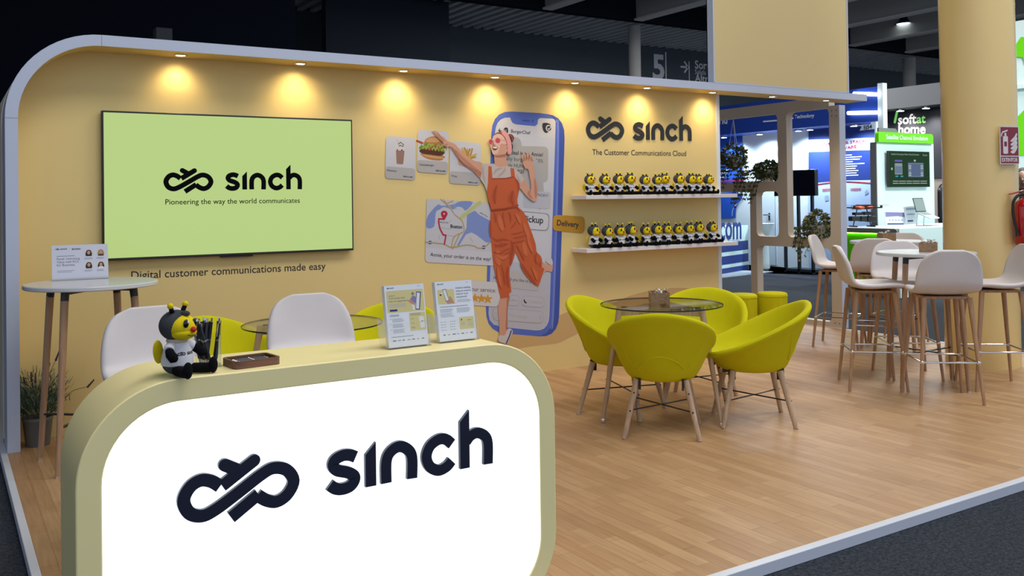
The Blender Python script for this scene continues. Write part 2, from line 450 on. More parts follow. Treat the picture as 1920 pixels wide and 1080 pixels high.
# downlights in the canopy
GD = 'downlights in the canopy'
dl = [(1.024, 'above the left of the big screen'), (1.838, 'above the middle of the big screen'), (2.636, 'just right of the big screen'),
      (3.441, 'above the painted phone'), (4.229, 'left of the dark wall logo'), (5.02, 'above the dark wall logo'),
      (5.82, 'at the right end of the yellow wall'), (6.62, 'over the gap beside the yellow wall'), (7.42, 'beside the lattice post')]
first = None
for i, (x, w) in enumerate(dl):
    lab = 'lit round downlight in the canopy ' + w
    if first is None:
        t = first = thing('downlight', lab, 'downlight', (x, 0.135, ZT - T), 0, GD)
        k = MB(); k.lathe([(0.030, 0.0), (0.044, 0.0), (0.046, -0.004), (0.042, -0.008), (0.030, -0.006)], 24, close=True); k.build('trim_ring', CHROME, t)
        k = MB(); k.lathe([(0.0, -0.0075), (0.020, -0.007), (0.031, -0.004)], 24, close=True); k.build('lens', LAMP, t)
    else:
        t = dup(first, (x, 0.135, ZT - T), 0, lab)
    l = bpy.data.lights.new('downlight_beam', 'SPOT'); l.energy = 3.0; l.color = (1.0, 0.77, 0.42); l.spot_size = math.radians(150); l.spot_blend = 1.0; l.shadow_soft_size = 0.03
    lo = bpy.data.objects.new('downlight_beam', l); COL.objects.link(lo); lo.parent = t; lo.location = (0, 0.03, -0.022); lo.rotation_euler = (math.radians(8), 0, 0)
    l = bpy.data.lights.new('downlight_core', 'SPOT'); l.energy = 3.4; l.color = (1.0, 0.77, 0.42); l.spot_size = math.radians(110); l.spot_blend = 1.0; l.shadow_soft_size = 0.03
    lo = bpy.data.objects.new('downlight_core', l); COL.objects.link(lo); lo.parent = t; lo.location = (0, 0.03, -0.022); lo.rotation_euler = (math.radians(14), 0, 0)

# ================================================================== beige lattice screen on the right edge of the floor
LX = 7.95
m = MB()
def lat_piece(y0, y1, z0, z1): m.box((LX, y0, z0), (LX + 0.10, y1, z1))
lat_piece(0.40, 0.53, 0, 2.425)          # front post
lat_piece(0.53, 2.45, 2.405, 2.53)       # top rail
lat_piece(1.125, 1.26, 0.97, 2.405)      # upright between the tall openings
lat_piece(1.26, 2.45, 1.50, 1.615)       # rail
lat_piece(1.60, 1.70, 0.0, 1.50)         # lower upright
lat_piece(0.53, 1.60, 0.86, 0.97)        # rail
lat_piece(0.53, 1.60, 0.0, 0.055)        # foot rail
lat_piece(2.35, 2.45, 0.0, 2.405)
# rounded inner corners
def fillet(y, z, sy, sz, r=0.06):
    pts = [(y, z)] + [(y + sy*r*(1-math.sin(PI/2*i/6)), z + sz*r*(1-math.cos(PI/2*i/6))) for i in range(7)]
    m.prism(pts, YZ(LX), 0.0, -0.10)
for y0, y1, z0, z1 in ((0.53, 1.125, 0.97, 2.405), (1.26, 2.35, 1.615, 2.405), (1.26, 1.60, 0.97, 1.50), (0.53, 1.60, 0.055, 0.86)):
    for y, sy in ((y0, 1), (y1, -1)):
        for z, sz in ((z0, 1), (z1, -1)): fillet(y, z, sy, sz)
# upright closing the small opening towards the tall one
struct(m.build('wall_right', BEIGE), 'beige lattice screen with rounded openings on the right edge of the stand', 'screen')
m = MB(); m.box((LX + 0.001, 0.394, 0), (LX + 0.099, 0.40, 2.425)); struct(m.build('trim_8', FRAME), 'white front face of the lattice post', 'edge')
m = MB()
for y in (0.432, 0.49):
    for z in (2.31, 2.37, 0.05): m.cyl((LX - 0.002, y, z), (LX + 0.002, y, z), 0.006, n=10)
struct(m.build('trim_9', BLACK), 'dark bolt heads on the lattice post', 'bolt')

# ================================================================== hall: back wall, ceiling, beams, columns
DARK = mat('dark_hall_cladding', (0.085, 0.105, 0.12), 0.8, spec=0.1, var=0.10, vscale=0.6)
DARK2 = mat('dark_hall_drape', (0.006, 0.009, 0.016), 0.9, spec=0.05)
SLAT = mat('dark_ceiling_slats', (0.85, 0.86, 0.86), 0.7)
CEIL = mat('dark_ceiling', (0.012, 0.016, 0.022), 0.9, spec=0.05)
BEAM = mat('grey_roof_beam', (0.60, 0.57, 0.53), 0.7)
FLANGE = mat('pale_beam_flange', (0.92, 0.88, 0.80), 0.6)
CONC = mat('grey_concrete', (0.40, 0.38, 0.35), 0.8, var=0.15, vscale=2)
m = MB(); m.box((-15, 30, -0.05), (80, 30.4, 12.2)); struct(m.build('wall_hall_back', DARK), 'dark far wall of the hall', 'wall')
m = MB(); m.box((-40, -12, 12.0), (80, 31, 12.2)); struct(m.build('ceiling', CEIL), 'dark hall ceiling', 'ceiling')
m = MB(); m.box((11.66, 25.6, -0.05), (16.75, 26.0, 11.9)); struct(m.build('wall_hall_side', mat('navy_hall_panel', (0.026, 0.032, 0.044), 0.8, spec=0.1)), 'dark panelled block in front of the hall wall', 'wall')
m = MB(); m.box((-30, 20, -0.05), (8.6, 20.4, 11.9)); struct(m.build('wall_hall_left', DARK2), 'black drape on the far left of the hall', 'wall')
m = MB()
m.box((10, 24.4, 9.5), (62, 30, 9.6), 1)
x = 11.0
while x < 61:
    m.box((x, 24.4, 9.26), (x + 0.22, 30, 9.5), 0); x += 0.55
struct(m.build('ceiling_slats', [SLAT, CEIL]), 'slatted dark ceiling along the hall wall', 'ceiling')
m = MB(); m.box((10, 23.9, 9.0), (62, 24.35, 9.95)); struct(m.build('trim_10', CEIL), 'black cross beam of the hall roof', 'beam')
for x in (6.1, 10.8, 15.5, 20.17, 24.85, 29.5, 34.16, 38.85, 43.4, 48.1):
    m = MB(); m.box((x, -8, 9.06), (x + 0.22, 23.9, 10.25), 0); m.box((x - 0.12, -8, 8.98), (x + 0.34, 23.9, 9.06), 1)
    struct(m.build('trim_11', [BEAM, FLANGE]), 'grey roof beam of the hall', 'beam')
for x, r, lab in ((25.65, 0.27, 'left of the big 5'), (45.25, 0.34, 'behind the dark booth')):
    m = MB(); m.lathe([(r, -0.05), (r, 9.0)], 28); o = m.build('hall_column', CONC, loc=(x, 25.0, 0)); tag(o, 'round grey concrete column ' + lab, 'column')
gp = [(3.169,4.78),(3.457,4.785)]
m = MB(); m.box((gp[0][0], 12, -0.047), (gp[1][0], 12.3, gp[0][1])); tag(m.build('grey_post', mat('dark_grey_post', (0.05, 0.055, 0.06), 0.8)), 'dark grey square post rising behind the canopy above the big screen', 'post')
# wayfinding on the hall wall
SIGNW = mat('pale_sign_paint', (0.75, 0.76, 0.78), 0.6)
F = XZ(29.99)
t = thing('hall_sign', 'white painted number 5, arrow and exit words on the dark hall wall', 'sign', (0, 0, 0))
(c0, c1, c2, c3) = [(31.009,7.617),(31.882,7.586),(31.875,9.091),(31.919,7.588)]
m = MB(); m.text('5', F, (c0[0], c0[1]), (c0[0] + (c1[0]-c0[0])*0.92, c0[1]), 0, 0, 0.03); m.build('number', SIGNW, t)
m = MB(); m.stroke([(c3[0], 7.0), (c3[0], 9.05)], 0.08, F)
ar = [(32.938,8.353),(33.469,8.388),(33.207,8.597),(33.198,8.115),(33.551,8.678),(33.528,7.54)]
m.stroke([ar[0], (ar[1][0], ar[0][1])], 0.10, F); m.stroke([(ar[2][0], ar[0][1] + 0.30), (ar[1][0], ar[0][1]), (ar[2][0], ar[0][1] - 0.30)], 0.10, F)
m.stroke([(ar[4][0], 7.2), (ar[4][0], ar[4][1])], 0.06, F); m.build('arrow', SIGNW, t)
tx = [(33.965,8.335),(33.959,8.035),(33.951,7.621)]
m = MB(); m.text('Sortida', F, tx[0], (tx[0][0] + 1.75, tx[0][1]), 0, 0, 0.02); m.text('Salida /', F, tx[1], (tx[1][0] + 1.0, tx[1][1])); m.text('Altres', F, tx[2], (tx[2][0] + 1.45, tx[2][1]), 0, 0, 0.02)
m.build('wording', SIGNW, t)
# pendant lamp under a beam
pl = [(20.869,9.609)]
t = thing('pendant_lamp', 'small lit bell shaped pendant lamp hanging from the hall beams', 'lamp', (38.95, pl[0][0], pl[0][1]))
m = MB(); m.lathe([(0.06, 0.5), (0.16, 0.45), (0.30, 0.1), (0.42, 0.0), (0.40, 0.0), (0.28, 0.1), (0.14, 0.43), (0.05, 0.46)], 24, close=True); m.build('shade', mat('dark_blue_shade', (0.02, 0.03, 0.10), 0.3), t)
m = MB(); m.lathe([(0, 0.02), (0.39, 0.02)], 24, close=True); m.build('lens', mat('cool_lamp_lens', (1, 1, 1), 0.5, emit=(0.8, 0.95, 1.0), estr=4), t)
m = MB(); m.cyl((0, 0, 0.46), (0, 0, 9.0 - pl[0][1]), 0.02); m.build('cord', BLACK, t)

# ================================================================== printed picture on the yellow wall
def flat(name, col, rough=0.5): return mat('print_' + name, col, rough, spec=0.25)
PR = dict(
    paper=flat('paper', (0.56, 0.555, 0.60)), grey=flat('grey', (0.43, 0.41, 0.41)), pale=flat('pale', (0.47, 0.47, 0.52)), bubble=flat('bubble', (0.42, 0.395, 0.37)), bubble2=flat('bubble2', (0.47, 0.44, 0.43)),
    blue=flat('blue', (0.095, 0.15, 0.52)), blue2=flat('blue2', (0.17, 0.22, 0.60)), blue3=flat('blue3', (0.055, 0.095, 0.38)), ink=INK,
    skin=flat('skin', (0.60, 0.315, 0.22)), skin2=flat('skin2', (0.43, 0.175, 0.115)), skin3=flat('skin3', (0.70, 0.45, 0.36)), blush=flat('blush', (0.60, 0.29, 0.21)),
    hair=flat('hair', (0.27, 0.085, 0.04)), hair2=flat('hair2', (0.055, 0.022, 0.022)), band=flat('band', (0.72, 0.32, 0.31)), lens=flat('lens', (0.50, 0.07, 0.10)), teeth=flat('teeth', (0.75, 0.68, 0.64)), lip=flat('lip', (0.20, 0.04, 0.03)),
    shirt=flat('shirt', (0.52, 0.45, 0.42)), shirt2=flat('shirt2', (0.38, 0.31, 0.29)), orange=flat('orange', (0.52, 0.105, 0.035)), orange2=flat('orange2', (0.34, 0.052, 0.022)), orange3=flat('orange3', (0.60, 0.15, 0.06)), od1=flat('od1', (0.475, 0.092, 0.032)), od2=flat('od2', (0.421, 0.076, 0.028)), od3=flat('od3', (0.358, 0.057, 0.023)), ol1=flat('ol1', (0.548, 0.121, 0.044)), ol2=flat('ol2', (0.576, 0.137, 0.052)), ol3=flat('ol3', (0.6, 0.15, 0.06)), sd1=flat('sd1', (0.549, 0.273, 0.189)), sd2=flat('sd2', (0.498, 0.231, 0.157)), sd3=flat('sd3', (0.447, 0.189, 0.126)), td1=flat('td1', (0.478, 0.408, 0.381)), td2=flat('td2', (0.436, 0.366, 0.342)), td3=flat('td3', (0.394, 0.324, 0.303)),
    shoe=flat('shoe', (0.58, 0.53, 0.53)), mapw=flat('map', (0.52, 0.52, 0.56)), water=flat('water', (0.20, 0.27, 0.55)), road=flat('road', (0.42, 0.30, 0.13)), road2=flat('road2', (0.48, 0.50, 0.20)), pin=flat('pin', (0.45, 0.02, 0.06)), badge=flat('badge', (0.06, 0.07, 0.17)),
    gold=flat('gold', (0.52, 0.265, 0.028)), star=flat('star', (0.62, 0.30, 0.035)), bun=flat('bun', (0.42, 0.19, 0.06)), bun2=flat('bun2', (0.58, 0.32, 0.13)), meat=flat('meat', (0.09, 0.03, 0.018)), leaf=flat('leaf', (0.16, 0.25, 0.03)), leaf2=flat('leaf2', (0.34, 0.42, 0.08)), tomato=flat('tomato', (0.45, 0.05, 0.02)),
    shake=flat('shake', (0.30, 0.17, 0.135)), cream=flat('cream', (0.60, 0.58, 0.58)), fry=flat('fry', (0.58, 0.36, 0.09)), fry2=flat('fry2', (0.42, 0.23, 0.05)), tub=flat('tub', (0.50, 0.33, 0.22)), shade=flat('shade', (0.40, 0.385, 0.39)))
PK = list(PR.keys()); PM = [PR[k] for k in PK]; PI_ = {k: i for i, k in enumerate(PK)}
class Art(MB):
    def __init__(s, F, h=0.0008, step=0.00005): super().__init__(); s.F = F; s.h = h; s.step = step
    def up(s): s.h += s.step; return s.h
    def P(s, pts, c): s.poly(pts, s.F, s.up(), PI_[c]); return s
    def SP(s, pts, c, n=4): s.poly(spline(pts, n), s.F, s.up(), PI_[c]); return s
    def Q(s, pts, c, r=0.03): s.poly(quad_round(pts, r), s.F, s.up(), PI_[c]); return s
    def L(s, pts, w, c, sm=0, cap=(1, 1)): s.stroke(spline(pts, sm, False) if sm else pts, w, s.F, s.up(), PI_[c], cap=cap); return s
    def fold(s, pts, w, c):
        for k, f in ((1, 2.6), (2, 1.6), (3, 0.7)): s.stroke(spline(pts, 6, False), w*f, s.F, s.up(), PI_[c + str(k)], taper=True)
        return s
    def T(s, txt, p, c='ink', b=0.0, y=1.0): s.text(txt, s.F, p[0], p[1], s.up(), PI_[c], b, y); return s
    def E(s, pts, c, n=20):
        (x0, y0), (x1, y1) = pts; s.disc((x0+x1)/2, (y0+y1)/2, abs(x1-x0)/2, abs(y1-y0)/2, s.F, s.up(), PI_[c], n); return s
    def done(s, name, parent): 
        used = sorted(set(s.m)); s.m = [used.index(i) for i in s.m]
        return s.build(name, [PM[i] for i in used], parent, sharp=0)
WF = XZ(WY)
mural = thing('wall_picture', 'large printed picture of a woman in orange dungarees dancing before a blue phone', 'printed picture', (0, 0, 0))

# --- phone
a = Art(WF, 0.0008)
a.Q([(3.485,2.171),(4.215,2.16),(4.112,0.265),(3.393,0.382)], 'blue3', 0.20)
a.Q([(3.485,2.171),(4.149,2.166),(4.049,0.275),(3.393,0.382)], 'blue', 0.19)
a.L([(4.12,2.102),(4.138,2.025),(4.105,1.232),(4.057,0.441),(4.036,0.366)], 0.020, 'blue2', 3)
a.Q([(3.517,2.122),(4.115,2.113),(4.014,0.328),(3.424,0.429)], 'paper', 0.14)
a.P([(3.467,1.162),(3.427,0.525),(3.437,0.473),(3.476,0.431),(3.572,0.406),(3.859,0.359),(3.933,0.353),(3.988,0.375),(4.016,0.471),(4.045,0.873),(3.867,0.9),(3.658,0.932),(3.504,0.952),(3.459,0.959)], 'pale')
a.P(spline([(3.655,2.125),(3.663,2.104),(3.681,2.076),(3.717,2.064)], 3, False) + spline([(3.902,2.056),(3.929,2.077),(3.937,2.104),(3.94,2.127)], 3, False), 'blue')
a.L([(3.785,2.099),(3.844,2.098)], 0.016, 'blue3'); a.E([(3.87,2.111),(3.891,2.085)], 'blue3')
a.Q([(3.93,2.126),(4.112,2.124),(4.107,1.961),(3.922,1.967)], 'cream', 0.035)
a.SP([(3.977,2.079),(4.021,2.087),(4.059,2.072),(4.053,2.027),(4.014,2.001),(3.982,2.025)], 'ink'); a.E([(4.01,2.071),(4.069,2.014)], 'cream'); a.E([(4.021,2.062),(4.066,2.021)], 'ink'); a.L([(4.034,2.04),(4.042,2.031),(4.059,2.05)], 0.008, 'cream')
a.L([(3.569,2.006),(3.546,2.008),(3.556,2.021)], 0.007, 'ink'); a.L([(3.546,2.008),(3.558,1.995)], 0.007, 'ink')
a.SP([(3.597,2.027),(3.618,2.036),(3.633,2.028),(3.633,1.993),(3.597,1.994)], 'ink'); a.L([(3.605,2.018),(3.604,2.001)], 0.004, 'paper'); a.L([(3.618,2.019),(3.617,2.001)], 0.004, 'paper')
a.T('BurgerChef', [(3.664,1.995),(3.853,1.985)], b=0.004)
a.SP([(3.642,1.936),(3.705,1.96),(3.751,1.939),(3.761,1.881),(3.672,1.866),(3.631,1.892)], 'shade')
a.Q([(3.544,1.886),(4.034,1.887),(4.024,1.585),(3.535,1.603)], 'bubble', 0.05)
a.T('Today deal is on, Annie!', [(3.533,1.823),(3.976,1.801)], b=0.018)
a.T('Specialty burgers are 50%', [(3.522,1.772),(3.977,1.749)]); a.T('off. Reply HUNGRY to', [(3.516,1.722),(3.907,1.698)]); a.T('get a meal', [(3.52,1.675),(3.784,1.658)])
a.SP([(3.881,1.772),(3.945,1.728),(3.975,1.594),(3.978,1.45),(3.95,1.361),(3.896,1.389),(3.876,1.451),(3.798,1.55)], 'shade')
a.Q([(3.782,1.514),(4.055,1.504),(4.045,1.36),(3.769,1.377)], 'pale', 0.03); a.T('HUNGRY!', [(3.871,1.476),(4.022,1.458)])
a.Q([(3.742,1.35),(4.038,1.323),(4.025,1.173),(3.735,1.199)], 'shade', 0.04); a.Q([(3.747,1.346),(4.035,1.319),(4.022,1.177),(3.74,1.202)], 'ink', 0.05); a.Q([(3.75,1.343),(4.031,1.317),(4.019,1.18),(3.743,1.205)], 'paper', 0.048)
a.T('Pickup', [(3.767,1.26),(3.969,1.24)], b=0.02)
a.Q([(3.554,0.868),(3.941,0.825),(3.922,0.674),(3.542,0.734)], 'bubble2', 0.03); a.T('How would you like to pay?', [(3.477,0.802),(3.886,0.743)], 'badge', 0.006)
for p in ([(3.551,0.674),(3.726,0.653),(3.719,0.562),(3.545,0.59)], [(3.747,0.651),(3.975,0.622),(3.969,0.531),(3.74,0.564)], [(3.468,0.574),(3.968,0.502),(3.953,0.402),(3.462,0.471)]):
    a.Q(p, 'grey', 0.04); q = [(sum(v[0] for v in p)/4, sum(v[1] for v in p)/4)]
    a.Q([(x + (0.006 if x < q[0][0] else -0.006), y + (0.006 if y < q[0][1] else -0.006)) for x, y in p], 'pale', 0.036)
a.T('Confirm', [(3.606,0.616),(3.704,0.603)], 'shade', 0.01); a.T('Contact us', [(3.804,0.589),(3.948,0.567)], 'grey', 0.012); a.L([(3.77,0.611),(3.775,0.596),(3.788,0.588)], 0.012, 'ink', 3)
a.T('RCS message', [(3.62,0.489),(3.796,0.457)], 'grey', 0.012); a.E([(3.475,0.53),(3.51,0.482)], 'grey'); a.L([(3.493,0.52),(3.492,0.494)], 0.008, 'pale'); a.L([(3.483,0.508),(3.503,0.506)], 0.008, 'pale')
a.L([(3.93,0.469),(3.929,0.446)], 0.012, 'grey'); a.L([(3.929,0.446),(3.929,0.433)], 0.006, 'grey')
phone = a.done('phone_print', mural)

# --- food cards
def card(name, quad, band, title, tq, cart):
    a = Art(WF, 0.0044); a.Q(quad, 'paper', 0.035)
    return a, band, title, tq, cart
def fin(t, name): 
    a, band, title, tq, cart = t
    a.T(title, tq, 'ink'); a.T('Add to cart', cart, 'ink', 0.025); return a.done(name, mural)
t = card('milkshake_card', [(2.544,1.941),(2.792,1.929),(2.783,1.602),(2.532,1.617)], None, 'Milkshake', [(2.547,1.672),(2.628,1.666)], [(2.68,1.628),(2.763,1.622)])
a = t[0]
a.Q([(2.535,1.71),(2.786,1.693),(2.783,1.602),(2.532,1.617)], 'grey', 0.03)
a.P([(2.624,1.837),(2.697,1.835),(2.684,1.729),(2.674,1.724),(2.634,1.727),(2.628,1.732)], 'shake'); a.P([(2.619,1.857),(2.703,1.855),(2.697,1.829),(2.623,1.831)], 'cream'); a.SP([(2.624,1.861),(2.636,1.884),(2.664,1.901),(2.691,1.884),(2.698,1.858)], 'cream')
a.L([(2.641,1.889),(2.633,1.916)], 0.005, 'grey')
for q in ([(2.644,1.88),(2.658,1.885)], [(2.658,1.894),(2.672,1.889)], [(2.676,1.883),(2.69,1.876)], [(2.651,1.866),(2.668,1.869)], [(2.674,1.862),(2.688,1.867)]): a.L(q, 0.006, 'ink')
for q in ([(2.632,1.841),(2.641,1.83)], [(2.667,1.839),(2.681,1.829)]): a.E(q, 'ink')
fin(t, 'milkshake_card')
t = card('cheeseburger_card', [(2.811,1.995),(3.083,1.985),(3.068,1.649),(2.799,1.668)], None, 'Cheeseburger', [(2.821,1.717),(2.948,1.713)], [(2.96,1.674),(3.048,1.669)])
a = t[0]
a.Q([(2.803,1.761),(3.073,1.748),(3.068,1.649),(2.799,1.668)], 'grey', 0.03)
a.SP([(2.847,1.813),(3.033,1.794),(3.03,1.771),(3.001,1.757),(2.907,1.765),(2.846,1.792)], 'bun'); a.SP([(2.841,1.801),(3.022,1.785),(3.011,1.773),(2.918,1.779)], 'bun2', 3)
a.SP([(2.809,1.904),(2.837,1.889),(2.868,1.88),(2.822,1.851),(2.837,1.843),(3.002,1.827),(3.043,1.809),(3.034,1.855),(3.003,1.892),(2.868,1.898),(2.832,1.888)], 'leaf')
a.SP([(2.83,1.841),(2.919,1.844),(3.028,1.829),(3.033,1.807),(3.001,1.794),(2.918,1.802),(2.836,1.815)], 'meat'); a.SP([(2.878,1.86),(3.034,1.874),(3.036,1.846),(2.96,1.84),(2.883,1.843)], 'tomato')
a.SP([(2.866,1.891),(2.879,1.922),(2.931,1.944),(2.982,1.94),(3.016,1.916),(3.024,1.883),(2.94,1.877),(2.878,1.882)], 'bun'); a.SP([(2.878,1.903),(2.899,1.927),(2.941,1.937),(2.982,1.927),(2.998,1.906),(2.94,1.898)], 'bun2')
for k in range(16):
    p = [(2.825,1.865),(3.028,1.844)]
    f = k/15; xx = p[0][0]*(1-f)+p[1][0]*f; zz = p[0][1]*(1-f)+p[1][1]*f + (0.012 if k % 2 else -0.010)
    a.L([(xx, zz), (xx+0.018, zz+0.016), (xx+0.03, zz-0.008)], 0.010, 'leaf2' if k % 3 else 'leaf', 3)
a.L([(2.803,1.908),(2.848,1.892)], 0.014, 'tomato')
fin(t, 'cheeseburger_card')
t = card('fries_card', [(3.092,1.915),(3.375,1.9),(3.363,1.561),(3.082,1.578)], None, 'Fries', [(3.104,1.63),(3.149,1.626)], [(3.25,1.582),(3.339,1.576)])
a = t[0]
a.Q([(3.086,1.676),(3.367,1.661),(3.363,1.561),(3.082,1.578)], 'grey', 0.03)
a.SP([(3.165,1.801),(3.192,1.811),(3.3,1.765),(3.311,1.746),(3.256,1.708),(3.191,1.717),(3.164,1.731)], 'tub', 3)
for i, q in enumerate(([(3.198,1.854),(3.257,1.784)], [(3.22,1.859),(3.273,1.779)], [(3.247,1.85),(3.281,1.775)], [(3.293,1.853),(3.27,1.784)], [(3.328,1.811),(3.257,1.784)], [(3.32,1.789),(3.246,1.774)], [(3.198,1.83),(3.289,1.761)], [(3.271,1.85),(3.246,1.803)])):
    a.L(q, 0.015, 'fry' if i % 2 == 0 else 'fry2')
fin(t, 'fries_card')

# --- map card
a = Art(WF, 0.0044)
a.Q([(2.881,1.46),(3.511,1.415),(3.491,0.908),(2.86,0.968)], 'paper', 0.035)
a.P([(2.881,1.457),(3.508,1.414),(3.496,1.017),(2.867,1.081)], 'mapw')
a.SP([(2.879,1.303),(2.913,1.356),(2.977,1.412),(3.011,1.403),(3.078,1.407),(3.128,1.415),(3.178,1.436),(3.292,1.428),(3.227,1.361),(3.196,1.384),(3.153,1.393),(3.109,1.371),(3.035,1.392),(2.992,1.373),(2.958,1.35),(2.942,1.242),(2.878,1.233)], 'water', 3)
a.P([(3.227,1.323),(3.31,1.36),(3.348,1.326),(3.444,1.279),(3.502,1.261),(3.493,1.093),(3.454,1.1),(3.409,1.101),(3.32,1.165),(3.275,1.186),(3.225,1.171),(3.161,1.083),(3.142,1.086),(3.2,1.175),(3.232,1.223),(3.236,1.322)], 'water')
a.L([(3.356,1.421),(3.278,1.371),(3.176,1.299)], 0.030, 'road2', 3); a.L([(3.002,1.452),(3.078,1.391),(3.127,1.33),(3.189,1.282),(3.207,1.224),(3.2,1.191),(3.118,1.155),(3.092,1.069)], 0.009, 'road', 4); a.L([(3.027,1.452),(3.054,1.419),(3.11,1.442)], 0.008, 'road', 3)
a.L([(3.03,1.449),(3.096,1.38),(3.127,1.33)], 0.006, 'shade', 3); a.L([(3.165,1.173),(3.136,1.117),(3.104,1.06)], 0.009, 'road'); a.L([(2.868,1.122),(2.952,1.112),(3.031,1.099),(3.098,1.072),(3.223,1.086),(3.299,1.075),(3.337,1.057),(3.389,1.06),(3.448,1.1),(3.494,1.126)], 0.010, 'road', 4)
for q in ([(2.978,1.236),(3.088,1.216)], [(2.983,1.171),(2.989,1.138)], [(3.063,1.168),(3.118,1.161)], [(3.089,1.287),(3.064,1.261)], [(3.262,1.145),(3.287,1.111)], [(3.103,1.437),(3.143,1.371)]): a.L(q, 0.0045, 'shade')
a.L([(3.028,1.298),(2.984,1.3),(2.982,1.273),(2.993,1.224),(3.02,1.175),(3.045,1.17),(3.031,1.103)], 0.013, 'pin')
a.SP([(3.032,1.364),(3.01,1.357),(3.003,1.338),(3.013,1.313),(3.031,1.29),(3.049,1.313),(3.062,1.337),(3.053,1.356)], 'pin'); a.E([(3.024,1.345),(3.039,1.332)], 'cream')
for q in ([(2.887,1.133),(2.922,1.104)], [(3.37,1.078),(3.405,1.047)]): a.E(q, 'badge', 8); a.L([(q[0][0]+0.03, (q[0][1]+q[1][1])/2), (q[1][0]-0.03, (q[0][1]+q[1][1])/2)], 0.007, 'cream')
a.T('Boston', [(3.085,1.228),(3.191,1.219)], b=0.025); a.T('Beacon Hill', [(2.991,1.271),(3.061,1.264)], 'badge'); a.T('Jeffries Point', [(3.353,1.34),(3.428,1.303)], 'badge')
a.T('Annie, your order is on the way!', [(2.904,1.013),(3.451,0.95)])
a.done('map_card', mural)

# --- delivery button and rating card
a = Art(WF, 0.0044)
a.Q([(4.071,1.312),(4.407,1.287),(4.399,1.144),(4.063,1.177)], 'gold', 0.045); a.T('Delivery', [(4.108,1.221),(4.337,1.196)], b=0.022)
a.done('delivery_button', mural)
a = Art(WF, 0.0044)
a.Q([(3.166,0.818),(3.542,0.768),(3.529,0.572),(3.154,0.62)], 'cream', 0.05); a.T('Rate our service:', [(3.165,0.731),(3.495,0.691)])
for c in [(3.239,0.667),(3.3,0.659),(3.36,0.651),(3.419,0.642)]:
    a.P([(c[0] + (0.042 if k % 2 == 0 else 0.018)*1.15*math.sin(PI*k/5), c[1] + (0.042 if k % 2 == 0 else 0.018)*math.cos(PI*k/5)) for k in range(10)], 'star')
a.done('rating_card', mural)

# --- the dancing woman (flat print)
a = Art(WF, 0.0068, 0.00005)
a.SP([(3.543,0.646),(3.627,0.653),(3.61,0.577),(3.603,0.487),(3.6,0.39),(3.572,0.338),(3.526,0.34),(3.523,0.455),(3.514,0.558)], 'skin', 4)
a.SP([(3.6,0.636),(3.627,0.653),(3.61,0.577),(3.603,0.487),(3.6,0.39),(3.584,0.392),(3.59,0.488)], 'skin2', 3)
a.SP([(3.521,0.343),(3.572,0.338),(3.602,0.384),(3.628,0.389),(3.653,0.363),(3.633,0.323),(3.6,0.268),(3.571,0.272),(3.515,0.298)], 'shoe', 4); a.L([(3.637,0.368),(3.618,0.324),(3.588,0.272)], 0.012, 'badge', 3)
a.SP([(3.951,0.913),(4.006,0.89),(4.057,0.894),(4.05,0.832),(4.018,0.837),(3.982,0.838),(3.949,0.814)], 'skin', 4); a.SP([(3.993,0.936),(4.017,0.947),(4.051,0.938),(4.059,0.893),(4.035,0.891),(3.993,0.916)], 'shoe', 4)
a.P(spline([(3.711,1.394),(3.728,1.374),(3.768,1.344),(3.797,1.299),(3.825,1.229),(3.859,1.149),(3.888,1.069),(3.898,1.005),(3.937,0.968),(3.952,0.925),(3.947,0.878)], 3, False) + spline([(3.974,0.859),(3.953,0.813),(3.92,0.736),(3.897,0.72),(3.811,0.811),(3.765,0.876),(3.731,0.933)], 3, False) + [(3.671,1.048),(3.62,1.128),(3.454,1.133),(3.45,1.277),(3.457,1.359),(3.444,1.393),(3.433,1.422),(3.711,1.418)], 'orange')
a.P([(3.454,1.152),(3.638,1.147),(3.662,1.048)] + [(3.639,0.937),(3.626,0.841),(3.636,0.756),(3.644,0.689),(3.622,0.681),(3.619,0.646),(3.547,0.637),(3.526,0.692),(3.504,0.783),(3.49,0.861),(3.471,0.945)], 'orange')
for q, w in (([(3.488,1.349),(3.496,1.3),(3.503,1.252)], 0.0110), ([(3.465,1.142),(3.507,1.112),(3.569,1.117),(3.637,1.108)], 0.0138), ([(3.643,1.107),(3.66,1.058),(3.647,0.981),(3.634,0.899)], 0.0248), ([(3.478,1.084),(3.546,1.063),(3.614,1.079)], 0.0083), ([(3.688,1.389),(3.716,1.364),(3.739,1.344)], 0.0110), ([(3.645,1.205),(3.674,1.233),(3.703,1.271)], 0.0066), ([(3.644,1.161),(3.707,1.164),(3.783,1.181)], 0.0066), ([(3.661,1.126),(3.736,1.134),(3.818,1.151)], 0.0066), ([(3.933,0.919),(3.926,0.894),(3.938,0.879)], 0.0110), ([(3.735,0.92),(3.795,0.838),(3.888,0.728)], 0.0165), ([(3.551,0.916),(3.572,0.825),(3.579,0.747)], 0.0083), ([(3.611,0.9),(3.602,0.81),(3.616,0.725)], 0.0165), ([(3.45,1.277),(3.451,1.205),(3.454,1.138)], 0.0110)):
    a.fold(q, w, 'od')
for q, w in (([(3.764,1.098),(3.781,1.024),(3.798,0.974)], 0.0275), ([(3.517,1.035),(3.521,0.962),(3.532,0.909)], 0.0330), ([(3.767,1.255),(3.801,1.181),(3.829,1.111)], 0.0220), ([(3.527,1.324),(3.548,1.251),(3.57,1.187)], 0.0275)): a.fold(q, w*0.8, 'ol')
